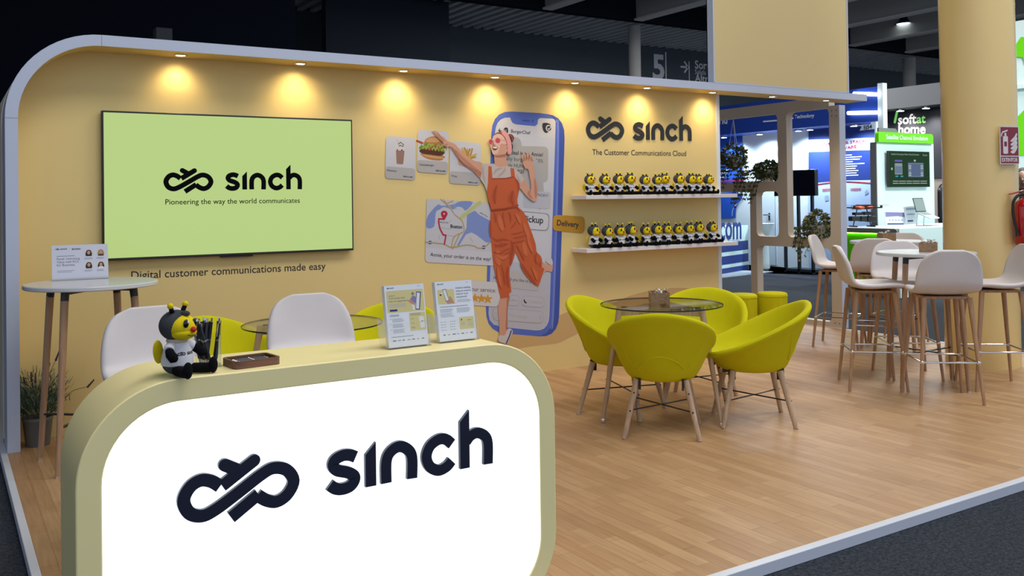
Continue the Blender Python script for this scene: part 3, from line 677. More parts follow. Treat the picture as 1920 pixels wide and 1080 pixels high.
for q in ([(3.489,1.055),(3.546,1.082),(3.614,1.084)], [(3.477,1.022),(3.533,1.005),(3.59,1.032),(3.642,1.049)], [(3.544,0.966),(3.59,0.993),(3.636,1.02)], [(3.66,1.087),(3.718,1.095),(3.782,1.103)], [(3.572,1.342),(3.577,1.274),(3.593,1.216)], [(3.629,1.341),(3.646,1.302),(3.64,1.258)], [(3.694,1.076),(3.74,1.001),(3.774,0.936)], [(3.898,0.995),(3.88,0.956),(3.897,0.901)]): a.fold(q, 0.006, 'od')
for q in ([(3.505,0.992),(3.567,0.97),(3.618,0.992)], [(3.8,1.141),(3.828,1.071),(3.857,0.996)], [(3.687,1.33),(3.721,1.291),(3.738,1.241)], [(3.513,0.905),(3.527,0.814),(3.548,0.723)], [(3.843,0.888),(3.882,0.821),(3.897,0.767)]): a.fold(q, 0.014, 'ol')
# arm reaching to the burger
a.SP([(3.378,1.738),(3.284,1.762),(3.219,1.81),(3.164,1.859),(3.128,1.891),(3.069,1.91),(3.03,1.944),(2.997,1.95),(2.966,1.984),(2.977,1.986),(2.936,1.986),(2.927,1.983),(2.952,1.964),(3,1.926),(3.029,1.898),(3.033,1.874),(3.064,1.866),(3.096,1.864),(3.131,1.813),(3.178,1.757),(3.234,1.711),(3.299,1.673),(3.366,1.623)], 'skin', 4)
a.P([(3.131,1.813),(3.178,1.757),(3.234,1.711),(3.299,1.673),(3.366,1.623),(3.371,1.666),(3.308,1.708),(3.235,1.747),(3.171,1.806),(3.108,1.865),(3.096,1.864)], 'skin2')
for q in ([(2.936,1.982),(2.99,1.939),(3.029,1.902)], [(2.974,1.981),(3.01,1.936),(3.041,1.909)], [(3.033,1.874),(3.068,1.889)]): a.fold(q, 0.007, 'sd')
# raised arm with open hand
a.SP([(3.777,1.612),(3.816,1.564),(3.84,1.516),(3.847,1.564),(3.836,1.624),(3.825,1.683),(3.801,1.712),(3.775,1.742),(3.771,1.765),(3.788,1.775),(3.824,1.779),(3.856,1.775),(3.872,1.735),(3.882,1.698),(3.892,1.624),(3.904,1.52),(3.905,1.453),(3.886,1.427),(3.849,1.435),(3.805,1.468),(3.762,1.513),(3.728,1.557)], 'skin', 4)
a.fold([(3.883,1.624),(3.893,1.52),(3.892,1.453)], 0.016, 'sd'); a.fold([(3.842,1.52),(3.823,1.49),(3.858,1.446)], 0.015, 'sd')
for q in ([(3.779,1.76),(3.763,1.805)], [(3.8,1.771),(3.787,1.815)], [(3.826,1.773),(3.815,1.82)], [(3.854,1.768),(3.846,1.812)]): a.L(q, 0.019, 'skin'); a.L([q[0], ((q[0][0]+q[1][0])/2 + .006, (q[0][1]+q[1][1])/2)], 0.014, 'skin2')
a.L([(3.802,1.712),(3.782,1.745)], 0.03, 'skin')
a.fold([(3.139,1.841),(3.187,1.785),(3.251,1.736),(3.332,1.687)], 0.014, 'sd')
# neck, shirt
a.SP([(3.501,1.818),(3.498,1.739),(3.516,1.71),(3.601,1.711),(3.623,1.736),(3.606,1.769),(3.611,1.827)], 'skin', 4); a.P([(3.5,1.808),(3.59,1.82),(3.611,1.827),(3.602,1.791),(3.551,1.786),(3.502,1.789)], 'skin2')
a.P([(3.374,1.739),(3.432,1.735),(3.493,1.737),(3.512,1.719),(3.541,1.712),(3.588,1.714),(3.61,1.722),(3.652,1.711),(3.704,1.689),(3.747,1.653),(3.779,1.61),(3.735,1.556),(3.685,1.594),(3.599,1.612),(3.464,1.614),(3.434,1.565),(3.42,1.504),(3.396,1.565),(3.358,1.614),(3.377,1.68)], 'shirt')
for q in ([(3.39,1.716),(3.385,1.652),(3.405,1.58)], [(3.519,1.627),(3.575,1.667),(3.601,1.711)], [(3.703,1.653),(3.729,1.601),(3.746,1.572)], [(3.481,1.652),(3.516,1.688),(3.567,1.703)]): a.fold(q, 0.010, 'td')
# dungaree bib and straps
a.P([(3.436,1.717),(3.465,1.715),(3.472,1.619),(3.6,1.622),(3.651,1.632),(3.645,1.704),(3.68,1.7),(3.688,1.638),(3.711,1.583),(3.73,1.55),(3.723,1.499),(3.709,1.447),(3.713,1.385),(3.596,1.368),(3.458,1.362),(3.432,1.443),(3.417,1.512),(3.43,1.58)], 'orange')
a.L([(3.458,1.362),(3.596,1.372),(3.715,1.397)], 0.012, 'orange2'); a.L([(3.468,1.614),(3.599,1.617),(3.673,1.629)], 0.010, 'orange2'); a.fold([(3.686,1.623),(3.719,1.565),(3.714,1.506)], 0.012, 'od'); a.fold([(3.514,1.565),(3.487,1.479),(3.494,1.406)], 0.02, 'od'); a.fold([(3.667,1.521),(3.648,1.448),(3.673,1.396)], 0.03, 'od')
# head
a.SP([(3.651,1.912),(3.672,1.887),(3.665,1.85),(3.641,1.819),(3.62,1.806),(3.607,1.813),(3.629,1.871)], 'hair2', 4); a.SP([(3.635,1.981),(3.669,1.975),(3.684,1.95),(3.669,1.92),(3.643,1.912),(3.626,1.944)], 'hair2', 4); a.L([(3.644,1.974),(3.665,1.96),(3.669,1.935)], 0.014, 'hair', 3)
a.SP([(3.493,1.969),(3.477,1.941),(3.465,1.919),(3.456,1.884),(3.463,1.857),(3.471,1.831),(3.482,1.813),(3.505,1.803),(3.543,1.808),(3.59,1.818),(3.613,1.841),(3.629,1.882),(3.617,1.944),(3.584,1.976),(3.537,1.987)], 'skin3', 4)
a.SP([(3.552,1.885),(3.595,1.9),(3.612,1.871),(3.59,1.823),(3.543,1.81),(3.5,1.804),(3.484,1.813),(3.526,1.826)], 'skin', 4); a.SP([(3.544,1.888),(3.565,1.901),(3.591,1.896),(3.591,1.882),(3.565,1.874)], 'blush', 3)
a.SP([(3.491,1.966),(3.512,1.987),(3.546,1.996),(3.584,1.996),(3.609,1.977),(3.63,1.937),(3.638,1.894),(3.621,1.882),(3.604,1.922),(3.583,1.958),(3.554,1.978),(3.52,1.98)], 'hair', 4); a.SP([(3.604,1.9),(3.621,1.886),(3.642,1.864),(3.641,1.824),(3.618,1.807),(3.61,1.827),(3.619,1.857)], 'hair', 3)
a.E([(3.602,1.889),(3.637,1.841)], 'skin'); a.E([(3.61,1.878),(3.629,1.853)], 'skin2')
a.L([(3.584,1.993),(3.615,1.962),(3.635,1.915),(3.641,1.868),(3.639,1.835)], 0.040, 'band', 4)
a.E([(3.437,1.938),(3.487,1.889)], 'band'); a.E([(3.442,1.934),(3.482,1.893)], 'lens'); a.E([(3.499,1.951),(3.554,1.901)], 'band'); a.E([(3.504,1.947),(3.549,1.905)], 'lens'); a.L([(3.552,1.937),(3.604,1.922)], 0.010, 'band')
a.fold([(3.487,1.919),(3.481,1.898),(3.486,1.885),(3.506,1.891)], 0.010, 'sd')
a.SP([(3.472,1.872),(3.502,1.878),(3.528,1.872),(3.518,1.855),(3.499,1.846),(3.48,1.853)], 'lip', 3); a.SP([(3.476,1.87),(3.501,1.875),(3.523,1.871),(3.514,1.862),(3.486,1.862)], 'teeth', 3)
a.done('woman_print', mural)

# ================================================================== the winged loop logo and its wordmark
LG = dict(
    loop=[(4.572,2.072),(4.543,2.094),(4.508,2.103),(4.473,2.086),(4.452,2.045),(4.47,2),(4.512,1.982),(4.559,1.996),(4.637,2.04),(4.712,2.085),(4.759,2.103),(4.807,2.088),(4.832,2.045),(4.81,2.002),(4.772,1.983),(4.735,1.993),(4.702,2.017)],
    bar=[(4.58,2.072),(4.691,2.141)], twig=[(4.635,2.116),(4.589,2.142)], tail=[(4.609,1.958),(4.705,2.02)],
    s=[(5.069,2.093),(5.045,2.104),(5.018,2.106),(4.99,2.095),(4.981,2.075),(4.997,2.055),(5.036,2.041),(5.061,2.025),(5.064,2.007),(5.047,1.988),(5.015,1.983),(4.988,1.99),(4.968,2.006)],
    i=[(5.129,2.108),(5.126,1.973)], n=[(5.192,1.974),(5.193,2.053),(5.21,2.088),(5.246,2.104),(5.282,2.088),(5.301,2.053),(5.3,1.973)],
    c=[(5.475,2.079),(5.449,2.101),(5.416,2.105),(5.379,2.084),(5.363,2.045),(5.377,2.006),(5.414,1.985),(5.451,1.993),(5.474,2.013)],
    h1=[(5.533,2.174),(5.529,1.973)], h2=[(5.541,2.077),(5.56,2.097),(5.59,2.106),(5.625,2.09),(5.641,2.056),(5.64,1.973)])
LX0 = min(p[0] for p in LG['loop']); LX1 = max(p[0] for p in LG['h2']); LZ0 = LG['i'][1][1]; LS = LX1 - LX0
# level the baseline, unit width
slope = (LG['h1'][1][1] - LG['i'][1][1]) / (LG['h1'][1][0] - LG['i'][1][0])
for k in LG: LG[k] = [((x - LX0)/LS, (z - LZ0 - slope*(x - LG['i'][1][0]))/LS) for x, z in LG[k]]
LWID = 0.036
def logo_symbol(mb, F, h=0.0, h1=None, m=0):
    for k, (pts, cp) in enumerate(((spline(LG['loop'], 5, False), (0, 0)), (LG['bar'], (0, 1)), (LG['twig'], (0, 1)), (LG['tail'], (0, 0)))):
        e = 0.00012*k
        mb.stroke(pts, LWID, F, h + (e if h1 is None else 0), m, None if h1 is None else h1 + e*2, cp)
def logo_letter(mb, ch, F, h=0.0, h1=None, m=0):
    if ch in 'snc': mb.stroke(spline(LG[ch], 5, False), LWID, F, h, m, h1)
    else:
        p, q = LG['i'] if ch == 'i' else LG['h1']
        x = p[0]; w = LWID/2
        pts = [(x-w, q[1]), (x+w, q[1]), (x+w, p[1] + 0.024), (x-w, p[1] - 0.012)]
        if h1 is None: mb.poly(pts, F, h, m)
        else: mb.prism(pts, F, h, h1, m)
        if ch == 'h': mb.stroke(spline(LG['h2'], 5, False), LWID, F, h + (0.00012 if h1 is None else 0), m, None if h1 is None else h1 + 0.0002)
def scaled(F, x, y, k): return lambda a, b, h=0.0: F(x + a*k, y + b*k, h)

t = thing('wall_logo', 'dark winged loop logo with the word sinch above the plush bee shelves', 'logo', (0, 0, 0))
Fl = scaled(WF, LX0, LZ0, LS)
m = MB(); logo_symbol(m, Fl, 0.001, 0.006); m.build('symbol', INK, t, sharp=30)
for ch in 'sinch': m = MB(); logo_letter(m, ch, Fl, 0.001, 0.006); m.build('letter', INK, t, sharp=30)
def words_on_wall(t, body, p0, p1):
    a, b = Vector(p0), Vector(p1); W = glyphs(body, 0.006)[2]
    for k, w in enumerate(body.split(' ')):
        pre = body[:sum(len(q) + 1 for q in body.split(' ')[:k])]
        x1 = glyphs(pre + w, 0.006)[2]; x0 = x1 - glyphs(w, 0.006)[2]
        m = MB(); m.text(w, WF, a + (b-a)*(x0/W), a + (b-a)*(x1/W), 0.001, 0, 0.006); m.build('word', INK, t, sharp=0)
words_on_wall(thing('wall_tagline', 'black wall lettering The Customer Communications Cloud below the wall logo', 'lettering'), 'The Customer Communications Cloud', *[(4.497,1.826),(5.594,1.83)])
words_on_wall(thing('wall_slogan', 'black wall lettering Digital customer communications made easy under the screen', 'lettering'), 'Digital customer communications made easy', *[(0.729,0.958),(2.055,0.954)])

# ================================================================== big screen
TX, TW, TZ = 0.552, 1.70, 1.086; TH = TW*9/16*1.005
t = thing('wall_screen', 'large flat screen showing a lime green page with the winged loop logo', 'screen', (TX, WY, TZ))
m = MB(); m.box((0, -0.055, 0), (TW, -0.012, TH)); m.build('casing', BLACK, t, bevel=0.004)
m = MB(); m.box((0.3, -0.013, 0.2), (TW-0.3, 0.0, TH-0.2)); m.build('bracket', BLACK, t)
SCR = mat('lime_screen_picture', (0.02, 0.03, 0.01), 0.16, emit=(0.41, 0.54, 0.185), estr=0.95, spec=0.5)
m = MB(); m.box((0.011, -0.0565, 0.016), (TW-0.011, -0.055, TH-0.012)); m.build('display', SCR, t)
FT = frame((0, -0.0568, 0), (1, 0, 0), (0, 0, 1), (0, -1, 0))
tp = [(0.939,1.601),(1.848,1.544),(1.848,1.54),(1.331,1.537),(0.934,1.441),(1.847,1.44)]
TI = mat('black_screen_letters', (0.002, 0.002, 0.003), 0.5, spec=0.05)
Fs = scaled(FT, tp[0][0] - TX, tp[3][1] - TZ, tp[1][0] - tp[0][0])
m = MB(); logo_symbol(m, Fs, 0.0004); [logo_letter(m, ch, Fs, 0.0004) for ch in 'sinch']
m.text('Pioneering the way the world communicates', FT, (tp[4][0] - TX, tp[4][1] - TZ), (tp[5][0] - TX, tp[4][1] - TZ), 0.0004, 0, 0.006); m.build('screen_lettering', TI, t, sharp=0)
m = MB(); m.box((0.74, -0.05, -0.012), (0.96, -0.02, 0.0)); m.build('sensor_bar', BLACK, t, bevel=0.003)

# ================================================================== reception counter
CX, CY, CW, CH, CD = -0.030, -3.423, 1.551, 0.952, 0.35
t = thing('reception_counter', 'pale yellow rounded reception counter with a glowing white front and dark logo', 'counter', (CX, CY, 0.0))
FC = frame((0, 0, 0), (1, 0, 0), (0, 0, 1), (0, -1, 0))
outer = rrect(0, CW, 0.001, CH, 0.27, 14)
hole = rrect(0.066, CW - 0.066, 0.062, CH - 0.064, 0.205, 14)
m = MB(); n = len(outer)
vs = [FC(x, y, 0) for x, y in outer] + [FC(x, y, 0) for x, y in hole] + [FC(x, y, -CD) for x, y in outer] + [FC(x, y, -0.02) for x, y in hole]
fs = []
for i in range(n):
    j = (i+1) % n
    fs += [(i, j, n+j, n+i), (i, j, 2*n+j, 2*n+i), (n+i, n+j, 3*n+j, 3*n+i)]
fs.append(tuple(range(2*n, 3*n)))
m.add(vs, fs); m.build('body', WALL2, t, sharp=30, bevel=0.004)
GLOW = mat('glowing_front_panel', (0.9, 0.9, 0.9), 0.3, emit=(0.86, 0.95, 1.0), estr=1.12)
m = MB(); m.prism([(x, y) for x, y in rrect(0.0665, CW - 0.0665, 0.0625, CH - 0.0645, 0.2045, 14)], FC, -0.0195, -0.003); m.build('light_panel', GLOW, t, sharp=30)
cl = [(0.245,0.598),(1.238,0.555),(0.793,0.55)]
sx = cl[1][0] - cl[0][0]
Fk = scaled(FC, cl[0][0] - CX, cl[2][1], sx)
m = MB(); logo_symbol(m, Fk, -0.003, 0.010); m.build('symbol', NAVY, t, sharp=30)
for ch in 'sinch': m = MB(); logo_letter(m, ch, Fk, -0.003, 0.010); m.build('letter', NAVY, t, sharp=30)

# ================================================================== plush bees
BGREY = mat('grey_plush', (0.12, 0.13, 0.145), 0.95, spec=0.1, bump=0.9, bscale=220, var=0.5, vscale=90)
BYEL = mat('yellow_plush', (0.85, 0.66, 0.015), 0.9, spec=0.1, bump=0.4, bscale=220)
BBLK = mat('black_plush', (0.006, 0.006, 0.008), 0.95, spec=0.1, bump=0.5, bscale=200)
BWHT = mat('white_cotton_shirt', (0.66, 0.66, 0.70), 0.85, spec=0.15)
BRED = mat('red_plush', (0.55, 0.02, 0.012), 0.8)
BCOL = mat('cream_collar', (0.62, 0.50, 0.38), 0.95)
EYEB = mat('glossy_black_eye', (0.004, 0.004, 0.006), 0.08)
EYEW = mat('eye_highlight', (0.75, 0.80, 0.85), 0.2)
def make_bee(lab, loc, rz, sc, group):
    t = thing('plush_bee', lab, 'plush toy', loc, rz, group, sc)
    m = MB(); m.ball((0, 0.01, 0.17), (0.205, 0.19, 0.17), nu=20, nv=14); m.build('body', BGREY, t)
    m = MB()
    m.lathe([(0.200, 0.135), (0.217, 0.15), (0.216, 0.22), (0.190, 0.34), (0.150, 0.42), (0.10, 0.475), (0.03, 0.48)], 24)
    for sx in (-1, 1): m.tube([(sx*0.12, -0.01, 0.40), (sx*0.19, -0.04, 0.385), (sx*0.235, -0.07, 0.36)], [0.075, 0.078, 0.074], 12)
    sh = m.build('shirt', BWHT, t)
    m = MB()
    def FB(x, y, h=0.0):
        a = x / 0.21; r = 0.2 + h
        return Vector((math.sin(a)*r, -math.cos(a)*r*0.99, y))
    k = lambda a, b, h=0.0: FB(-0.165 + a*0.33, 0.285 + b*0.33, 0.004 + h)
    logo_symbol(m, k); [logo_letter(m, ch, k) for ch in 'sinch']; m.build('shirt_logo', INK, sh, sharp=0)
    m = MB(); m.lathe([(0.09, 0.455), (0.135, 0.45), (0.15, 0.475), (0.13, 0.50), (0.08, 0.50)], 20); m.build('collar', BCOL, t)
    m = MB(); m.ball((0, 0.015, 0.68), (0.235, 0.225, 0.215), nu=24, nv=16); m.ball((0, -0.150, 0.850), (0.045, 0.075, 0.040), 0, 14, 10); hd = m.build('head', BGREY, t)
    m = MB(); m.ball((0, -0.085, 0.660), (0.205, 0.19, 0.180), nu=24, nv=16); m.ball((0, -0.120, 0.585), (0.192, 0.160, 0.100), nu=20, nv=12); m.build('face', BYEL, hd)
    for sx in (-1, 1):
        m = MB(); m.ball((sx*0.085, -0.240, 0.720), (0.050, 0.026, 0.062), 0, 14, 10); m.ball((sx*0.085 + 0.014, -0.263, 0.742), (0.016, 0.006, 0.02), 1, 8, 6); m.build('eye', [EYEB, EYEW], hd)
        m = MB(); m.tube([(sx*0.095, -0.01, 0.85), (sx*0.12, -0.015, 0.905), (sx*0.14, -0.02, 0.945)], [0.036, 0.032, 0.030], 10, 0); m.ball((sx*0.145, -0.02, 0.962), 0.043, 1, 12, 8); m.build('antenna', [BBLK, BYEL], hd)
        m = MB(); m.ball((0, 0, 0), (0.10, 0.022, 0.19), 0, 14, 10, Matrix.Rotation(sx*0.45, 4, 'Y') @ Matrix.Rotation(0.2, 4, 'X')); m.build('wing', BYEL, t, loc=(sx*0.185, 0.165, 0.33))
        m = MB(); m.tube([(sx*0.215, -0.06, 0.365), (sx*0.27, -0.13, 0.32), (sx*0.28, -0.20, 0.27), (sx*0.27, -0.24, 0.25)], [0.055, 0.066, 0.07, 0.03], 12); m.build('arm', BBLK, t)
        m = MB(); m.tube([(sx*0.12, -0.10, 0.075), (sx*0.18, -0.24, 0.075), (sx*0.235, -0.36, 0.075), (sx*0.25, -0.40, 0.085)], [0.07, 0.072, 0.07, 0.06], 12); m.ball((sx*0.25, -0.41, 0.115), (0.075, 0.055, 0.115), 0, 14, 10); m.build('leg', BBLK, t)
    m = MB(); m.ball((0, -0.290, 0.635), 0.042, nu=14, nv=10); m.build('nose', BRED, hd)
    m = MB(); m.tube([(-0.085, -0.253, 0.572), (-0.03, -0.279, 0.55), (0.03, -0.279, 0.55), (0.085, -0.253, 0.572)], 0.006, 6); m.build('mouth', mat('brown_thread', (0.12, 0.04, 0.01), 0.8), hd)
    return t
bee = make_bee('big plush bee in a white logo shirt sitting on the reception counter', (0.247, -3.358, 0.953), 0.62, 0.207, None)
words = ['leftmost', 'second from the left', 'third from the left', 'fourth from the left', 'fifth from the left', 'sixth from the left', 'fifth from the right', 'fourth from the right', 'third from the right', 'second from the right', 'rightmost']
SZ = (1.472, 1.022)
rows = (('upper', 1.4725, [(4.372,1.591),(4.521,1.59),(4.661,1.59),(4.81,1.59),(4.967,1.59),(5.104,1.59),(5.211,1.59),(5.371,1.59),(5.508,1.59),(5.614,1.59),(5.734,1.59)], (0.1, 0.25, 0.35, 0.2, 0.3, 0.15, 0.0, 0.3, 0.25, 0.35, 0.45), (.196, .196, .197, .205, .19, .19, .205, .205, .203, .198, .195)),
        ('lower', 1.0225, [(4.404,1.136),(4.542,1.131),(4.67,1.127),(4.807,1.123),(4.971,1.118),(5.088,1.114),(5.227,1.11),(5.355,1.106),(5.478,1.102),(5.617,1.097),(5.772,1.093)], (0.5, 0.4, 0.1, 0.6, 0.1, 0.25, 0.2, 0.0, 0.1, 0.2, 0.3), (.215, .203, .205, .212, .200, .208, .203, .196, .205, .21, .205)))
for row, z, xs, rots, scs in rows:
    for i, ((x, _), r, s_) in enumerate(zip(xs, rots, scs)):
        dup(bee, (x, 0.140 - 0.012*(i % 3), z), r - 0.1, f'small plush bee on the {row} wall shelf, {words[i]} in its row', f'plush bees on the {row} wall shelf', s_)
for nm, z in (('upper', 1.4715), ('lower', 1.0215)):
    m = MB(); m.box((4.265, 0.05, z - 0.034), (6.035, WY, z)); tag(m.build('wall_shelf', mat('white_shelf', (0.74, 0.70, 0.70), 0.45), bevel=0.002), f'white floating shelf carrying the {nm} row of plush bees', 'shelf')

# ================================================================== things on the counter
t = thing('pen_holder', 'clear acrylic pen cup on the counter beside the big bee', 'pen holder', (0.354, -3.270, 0.953), -0.15)
a, w_, hh = 0.036, 0.003, 0.095
m = MB(); m.box((-a, -a, 0), (a, a, 0.003))
for lo, hi in (((-a, -a, 0), (-a+w_, a, hh)), ((a-w_, -a, 0), (a, a, hh)), ((-a, -a, 0), (a, -a+w_, hh)), ((-a, a-w_, 0), (a, a, hh))): m.box(lo, hi)
m.build('cup', ACRYL, t)
PEN = mat('dark_pen_barrel', (0.035, 0.038, 0.05), 0.25, 0.3)
PENT = mat('silver_pen_tip', (0.6, 0.6, 0.62), 0.2, 1.0)
def make_pen(loc, rot, lab, grp):
    o = thing('pen', lab, 'pen', loc, 0, grp); o.rotation_euler = rot
    m = MB(); m.lathe([(0.0048, 0.018), (0.0052, 0.03), (0.0052, 0.075), (0.0048, 0.13)], 12); m.build('barrel', PEN, o)
    m = MB(); m.lathe([(0.001, 0.0), (0.0042, 0.018)], 12); m.build('tip', PENT, o)
    m = MB(); m.lathe([(0.0055, 0.074), (0.0055, 0.078)], 12); m.build('ring', PENT, o)
    m = MB(); m.lathe([(0.0030, 0.13), (0.0030, 0.142)], 10); m.build('push_button', PENT, o)
    m = MB(); m.box((-0.0025, -0.0085, 0.088), (0.0025, -0.0065, 0.132)); m.box((-0.0025, -0.0085, 0.128), (0.0025, 0, 0.132)); m.build('clip', PENT, o)
    return o
pr = random.Random(3)
for k in range(11):
    x = -0.020 + 0.0135*(k % 4) + pr.uniform(-.002, .002); y = -0.018 + 0.018*(k // 4)
    make_pen((0.354 + x*0.85, -3.270 + y, 0.957), (pr.uniform(-0.13, 0.13), (0.16 if k % 4 > 1 else -0.12) + pr.uniform(-.06, .08), pr.uniform(0, 6)), 'dark ballpoint pen with silver clip standing in the clear cup', 'pens in the clear cup')
t = thing('wooden_tray', 'dark wooden tray of pens on the counter right of the pen cup', 'tray', (0.470, -3.325, 0.953), 0.12)
m = MB(); out = rrect(-0.072, 0.072, -0.055, 0.055, 0.016); inn = rrect(-0.064, 0.064, -0.047, 0.047, 0.010); n = len(out)
vs = [(x, y, 0) for x, y in out] + [(x, y, 0.022) for x, y in out] + [(x, y, 0.022) for x, y in inn] + [(x, y, 0.006) for x, y in inn]
fs = [tuple(range(n))[::-1], tuple(range(3*n, 4*n))]
for i in range(n):
    j = (i+1) % n
    for q in range(3): fs.append((q*n+i, q*n+j, (q+1)*n+j, (q+1)*n+i))
m.add(vs, fs); m.build('body', TRAYW, t, sharp=40)
for k in range(6):
    o_ = make_pen((0.470 - 0.059*math.cos(0.12) - (-0.036+0.0125*k)*math.sin(.12), -3.325 - 0.059*math.sin(0.12) + (-0.036+0.0125*k), 0.967), (0, PI/2, 0.12), 'dark pen lying in the wooden tray', 'pens in the wooden tray'); o_.scale = (0.8, 0.8, 0.8)

PAPER = mat('glossy_leaflet_paper', (0.74, 0.77, 0.84), 0.25)
PRY = flat('leaflet_yellow', (0.66, 0.58, 0.27)); PRT = flat('leaflet_text', (0.20, 0.21, 0.26)); PRG = flat('leaflet_grey', (0.42, 0.44, 0.50)); PRB = flat('leaflet_navy', (0.03, 0.04, 0.20)); PRP = flat('leaflet_violet', (0.24, 0.21, 0.42)); PRS = flat('leaflet_skin', (0.52, 0.28, 0.20)); PRW = flat('leaflet_white', (0.74, 0.75, 0.78))
LM = [PRY, PRT, PRG, PRB, PRP, PRS, PRW, INK]
def lines(m, F, x0, x1, y, n, dy, h, mi, w=0.0016, jag=0.2):
    for k in range(n): m.box_f = None; m.stroke([(x0, y - dy*k), (x1 - (x1-x0)*pr.uniform(0, jag), y - dy*k)], w, F, h, mi)
def brochure(loc, rz, lab_h, lab_l, kind):
    t = thing('leaflet_holder', lab_h, 'leaflet holder', loc, rz)
    W2, D = 0.078, 0.042
    tilt = 0.17
    m = MB()
    m.box((-W2, -0.001, 0), (W2, D + 0.03, 0.003))
    for sx in (-1, 1): m.add([(sx*W2, 0, 0), (sx*W2, D+0.03, 0), (sx*W2, D+0.055, 0.095), (sx*W2, 0.016, 0.095)], [(0, 1, 2, 3)])
    m.add([(-W2, D, 0), (W2, D, 0), (W2, D+0.035, 0.20), (-W2, D+0.035, 0.20)], [(0, 1, 2, 3)])
    m.add([(-W2, 0.004, 0.0), (W2, 0.004, 0.0), (W2, 0.0175, 0.085), (-W2, 0.0175, 0.085)], [(0, 1, 2, 3)])
    m.build('holder', ACRYL, t, sharp=20)
    l = thing('leaflet_stack', lab_l, 'leaflets', loc, rz)
    M = Matrix.Rotation(-tilt, 4, 'X')
    m = MB(); m.box((-0.074, 0.010, 0.006), (0.074, 0.030, 0.212), 0, M); m.build('paper', PAPER, l)
    F0 = lambda x, y, h=0.0: M @ Vector((x, 0.0098 - h, 0.006 + y))
    m = MB()
    if kind == 0:
        m.rrect(-0.068, 0.070, 0.115, 0.188, 0.004, F0, 0.0001, 0)
        m.text('Turn every text', F0, (-0.060, 0.160), (0.000, 0.160), 0.0002, 1, 0.01); m.text('into an experience', F0, (-0.060, 0.150), (0.012, 0.150), 0.0002, 1, 0.01)
        lines(m, F0, -0.060, 0.008, 0.143, 4, 0.0035, 0.0002, 2, 0.0012); lines(m, F0, -0.060, -0.035, 0.171, 1, 0.003, 0.0002, 1)
        m.rrect(-0.060, -0.032, 0.119, 0.1255, 0.001, F0, 0.0002, 3)
        m.poly([(0.036, 0.120), (0.052, 0.118), (0.062, 0.178), (0.044, 0.180)], F0, 0.0002, 3); m.poly([(0.038, 0.123), (0.049, 0.121), (0.058, 0.175), (0.046, 0.177)], F0, 0.0003, 6)
        m.poly([(0.014, 0.150), (0.030, 0.168), (0.044, 0.160), (0.040, 0.142), (0.028, 0.138)], F0, 0.0003, 4); m.poly([(0.010, 0.150), (0.020, 0.156), (0.036, 0.140), (0.034, 0.134), (0.022, 0.140)], F0, 0.0004, 5); m.poly([(0.022, 0.140), (0.032, 0.136), (0.034, 0.118), (0.026, 0.118)], F0, 0.0004, 6); m.disc(0.030, 0.174, 0.005, 0.005, F0, 0.0004, 1)
        m.rrect(0.010, 0.070, 0.050, 0.110, 0.003, F0, 0.0001, 0)
        lines(m, F0, 0.014, 0.060, 0.106, 2, 0.004, 0.0002, 1, 0.0014); m.text('5-7x', F0, (0.015, 0.087), (0.027, 0.087), 0.0002, 1); m.text('1.5x', F0, (0.015, 0.072), (0.027, 0.072), 0.0002, 1); m.text('90%', F0, (0.015, 0.057), (0.029, 0.057), 0.0002, 1)
        m.rrect(0.046, 0.064, 0.078, 0.096, 0.003, F0, 0.0002, 6); m.rrect(0.048, 0.066, 0.057, 0.076, 0.003, F0, 0.0002, 6); m.rrect(0.054, 0.060, 0.079, 0.081, 0.0005, F0, 0.0003, 3)
        lines(m, F0, -0.062, -0.020, 0.107, 2, 0.004, 0.0002, 1, 0.0014)
        for k in range(3): m.disc(-0.059, 0.094 - 0.018*k, 0.0012, 0.0012, F0, 0.0002, 3, 8); lines(m, F0, -0.054, -0.008, 0.094 - 0.018*k, 4, 0.0034, 0.0002, 1 if k == 9 else 2, 0.0012)
        lines(m, F0, -0.062, 0.02, 0.034, 1, 0.004, 0.0002, 1, 0.0014)
    else:
        m.rrect(-0.066, 0.006, 0.128, 0.184, 0.004, F0, 0.0001, 6); m.rrect(-0.066, 0.0, 0.128, 0.178, 0.004, F0, 0.00015, 0)
        m.poly([(-0.046, 0.178), (-0.032, 0.180), (-0.022, 0.138), (-0.036, 0.136)], F0, 0.0002, 7); m.poly([(-0.0445, 0.176), (-0.0335, 0.178), (-0.024, 0.140), (-0.0350, 0.138)], F0, 0.0003, 6)
        m.poly([(-0.036, 0.134), (-0.024, 0.137), (-0.020, 0.156), (-0.012, 0.148), (-0.002, 0.128), (-0.030, 0.128)], F0, 0.0004, 5); m.disc(-0.055, 0.160, 0.004, 0.003, F0, 0.0003, 7); m.disc(-0.050, 0.166, 0.004, 0.002, F0, 0.0003, 6)
        for k, s in enumerate(('Industry-leading', 'telecom solutions,', 'built for trust', 'and growth')): m.text(s, F0, (0.008, 0.178 - 0.0105*k), (0.008 + (0.060, 0.063, 0.048, 0.042)[k], 0.178 - 0.0105*k), 0.0002, 1, 0.01)
        lines(m, F0, 0.010, 0.068, 0.139, 3, 0.0035, 0.0002, 2, 0.0012); lines(m, F0, -0.062, 0.050, 0.118, 1, 0.003, 0.0002, 1, 0.0016, 0)
        lines(m, F0, -0.062, -0.006, 0.110, 4, 0.0035, 0.0002, 2, 0.0012); lines(m, F0, -0.062, -0.006, 0.094, 4, 0.0035, 0.0002, 2, 0.0012); lines(m, F0, 0.004, 0.060, 0.110, 5, 0.0035, 0.0002, 2, 0.0012)
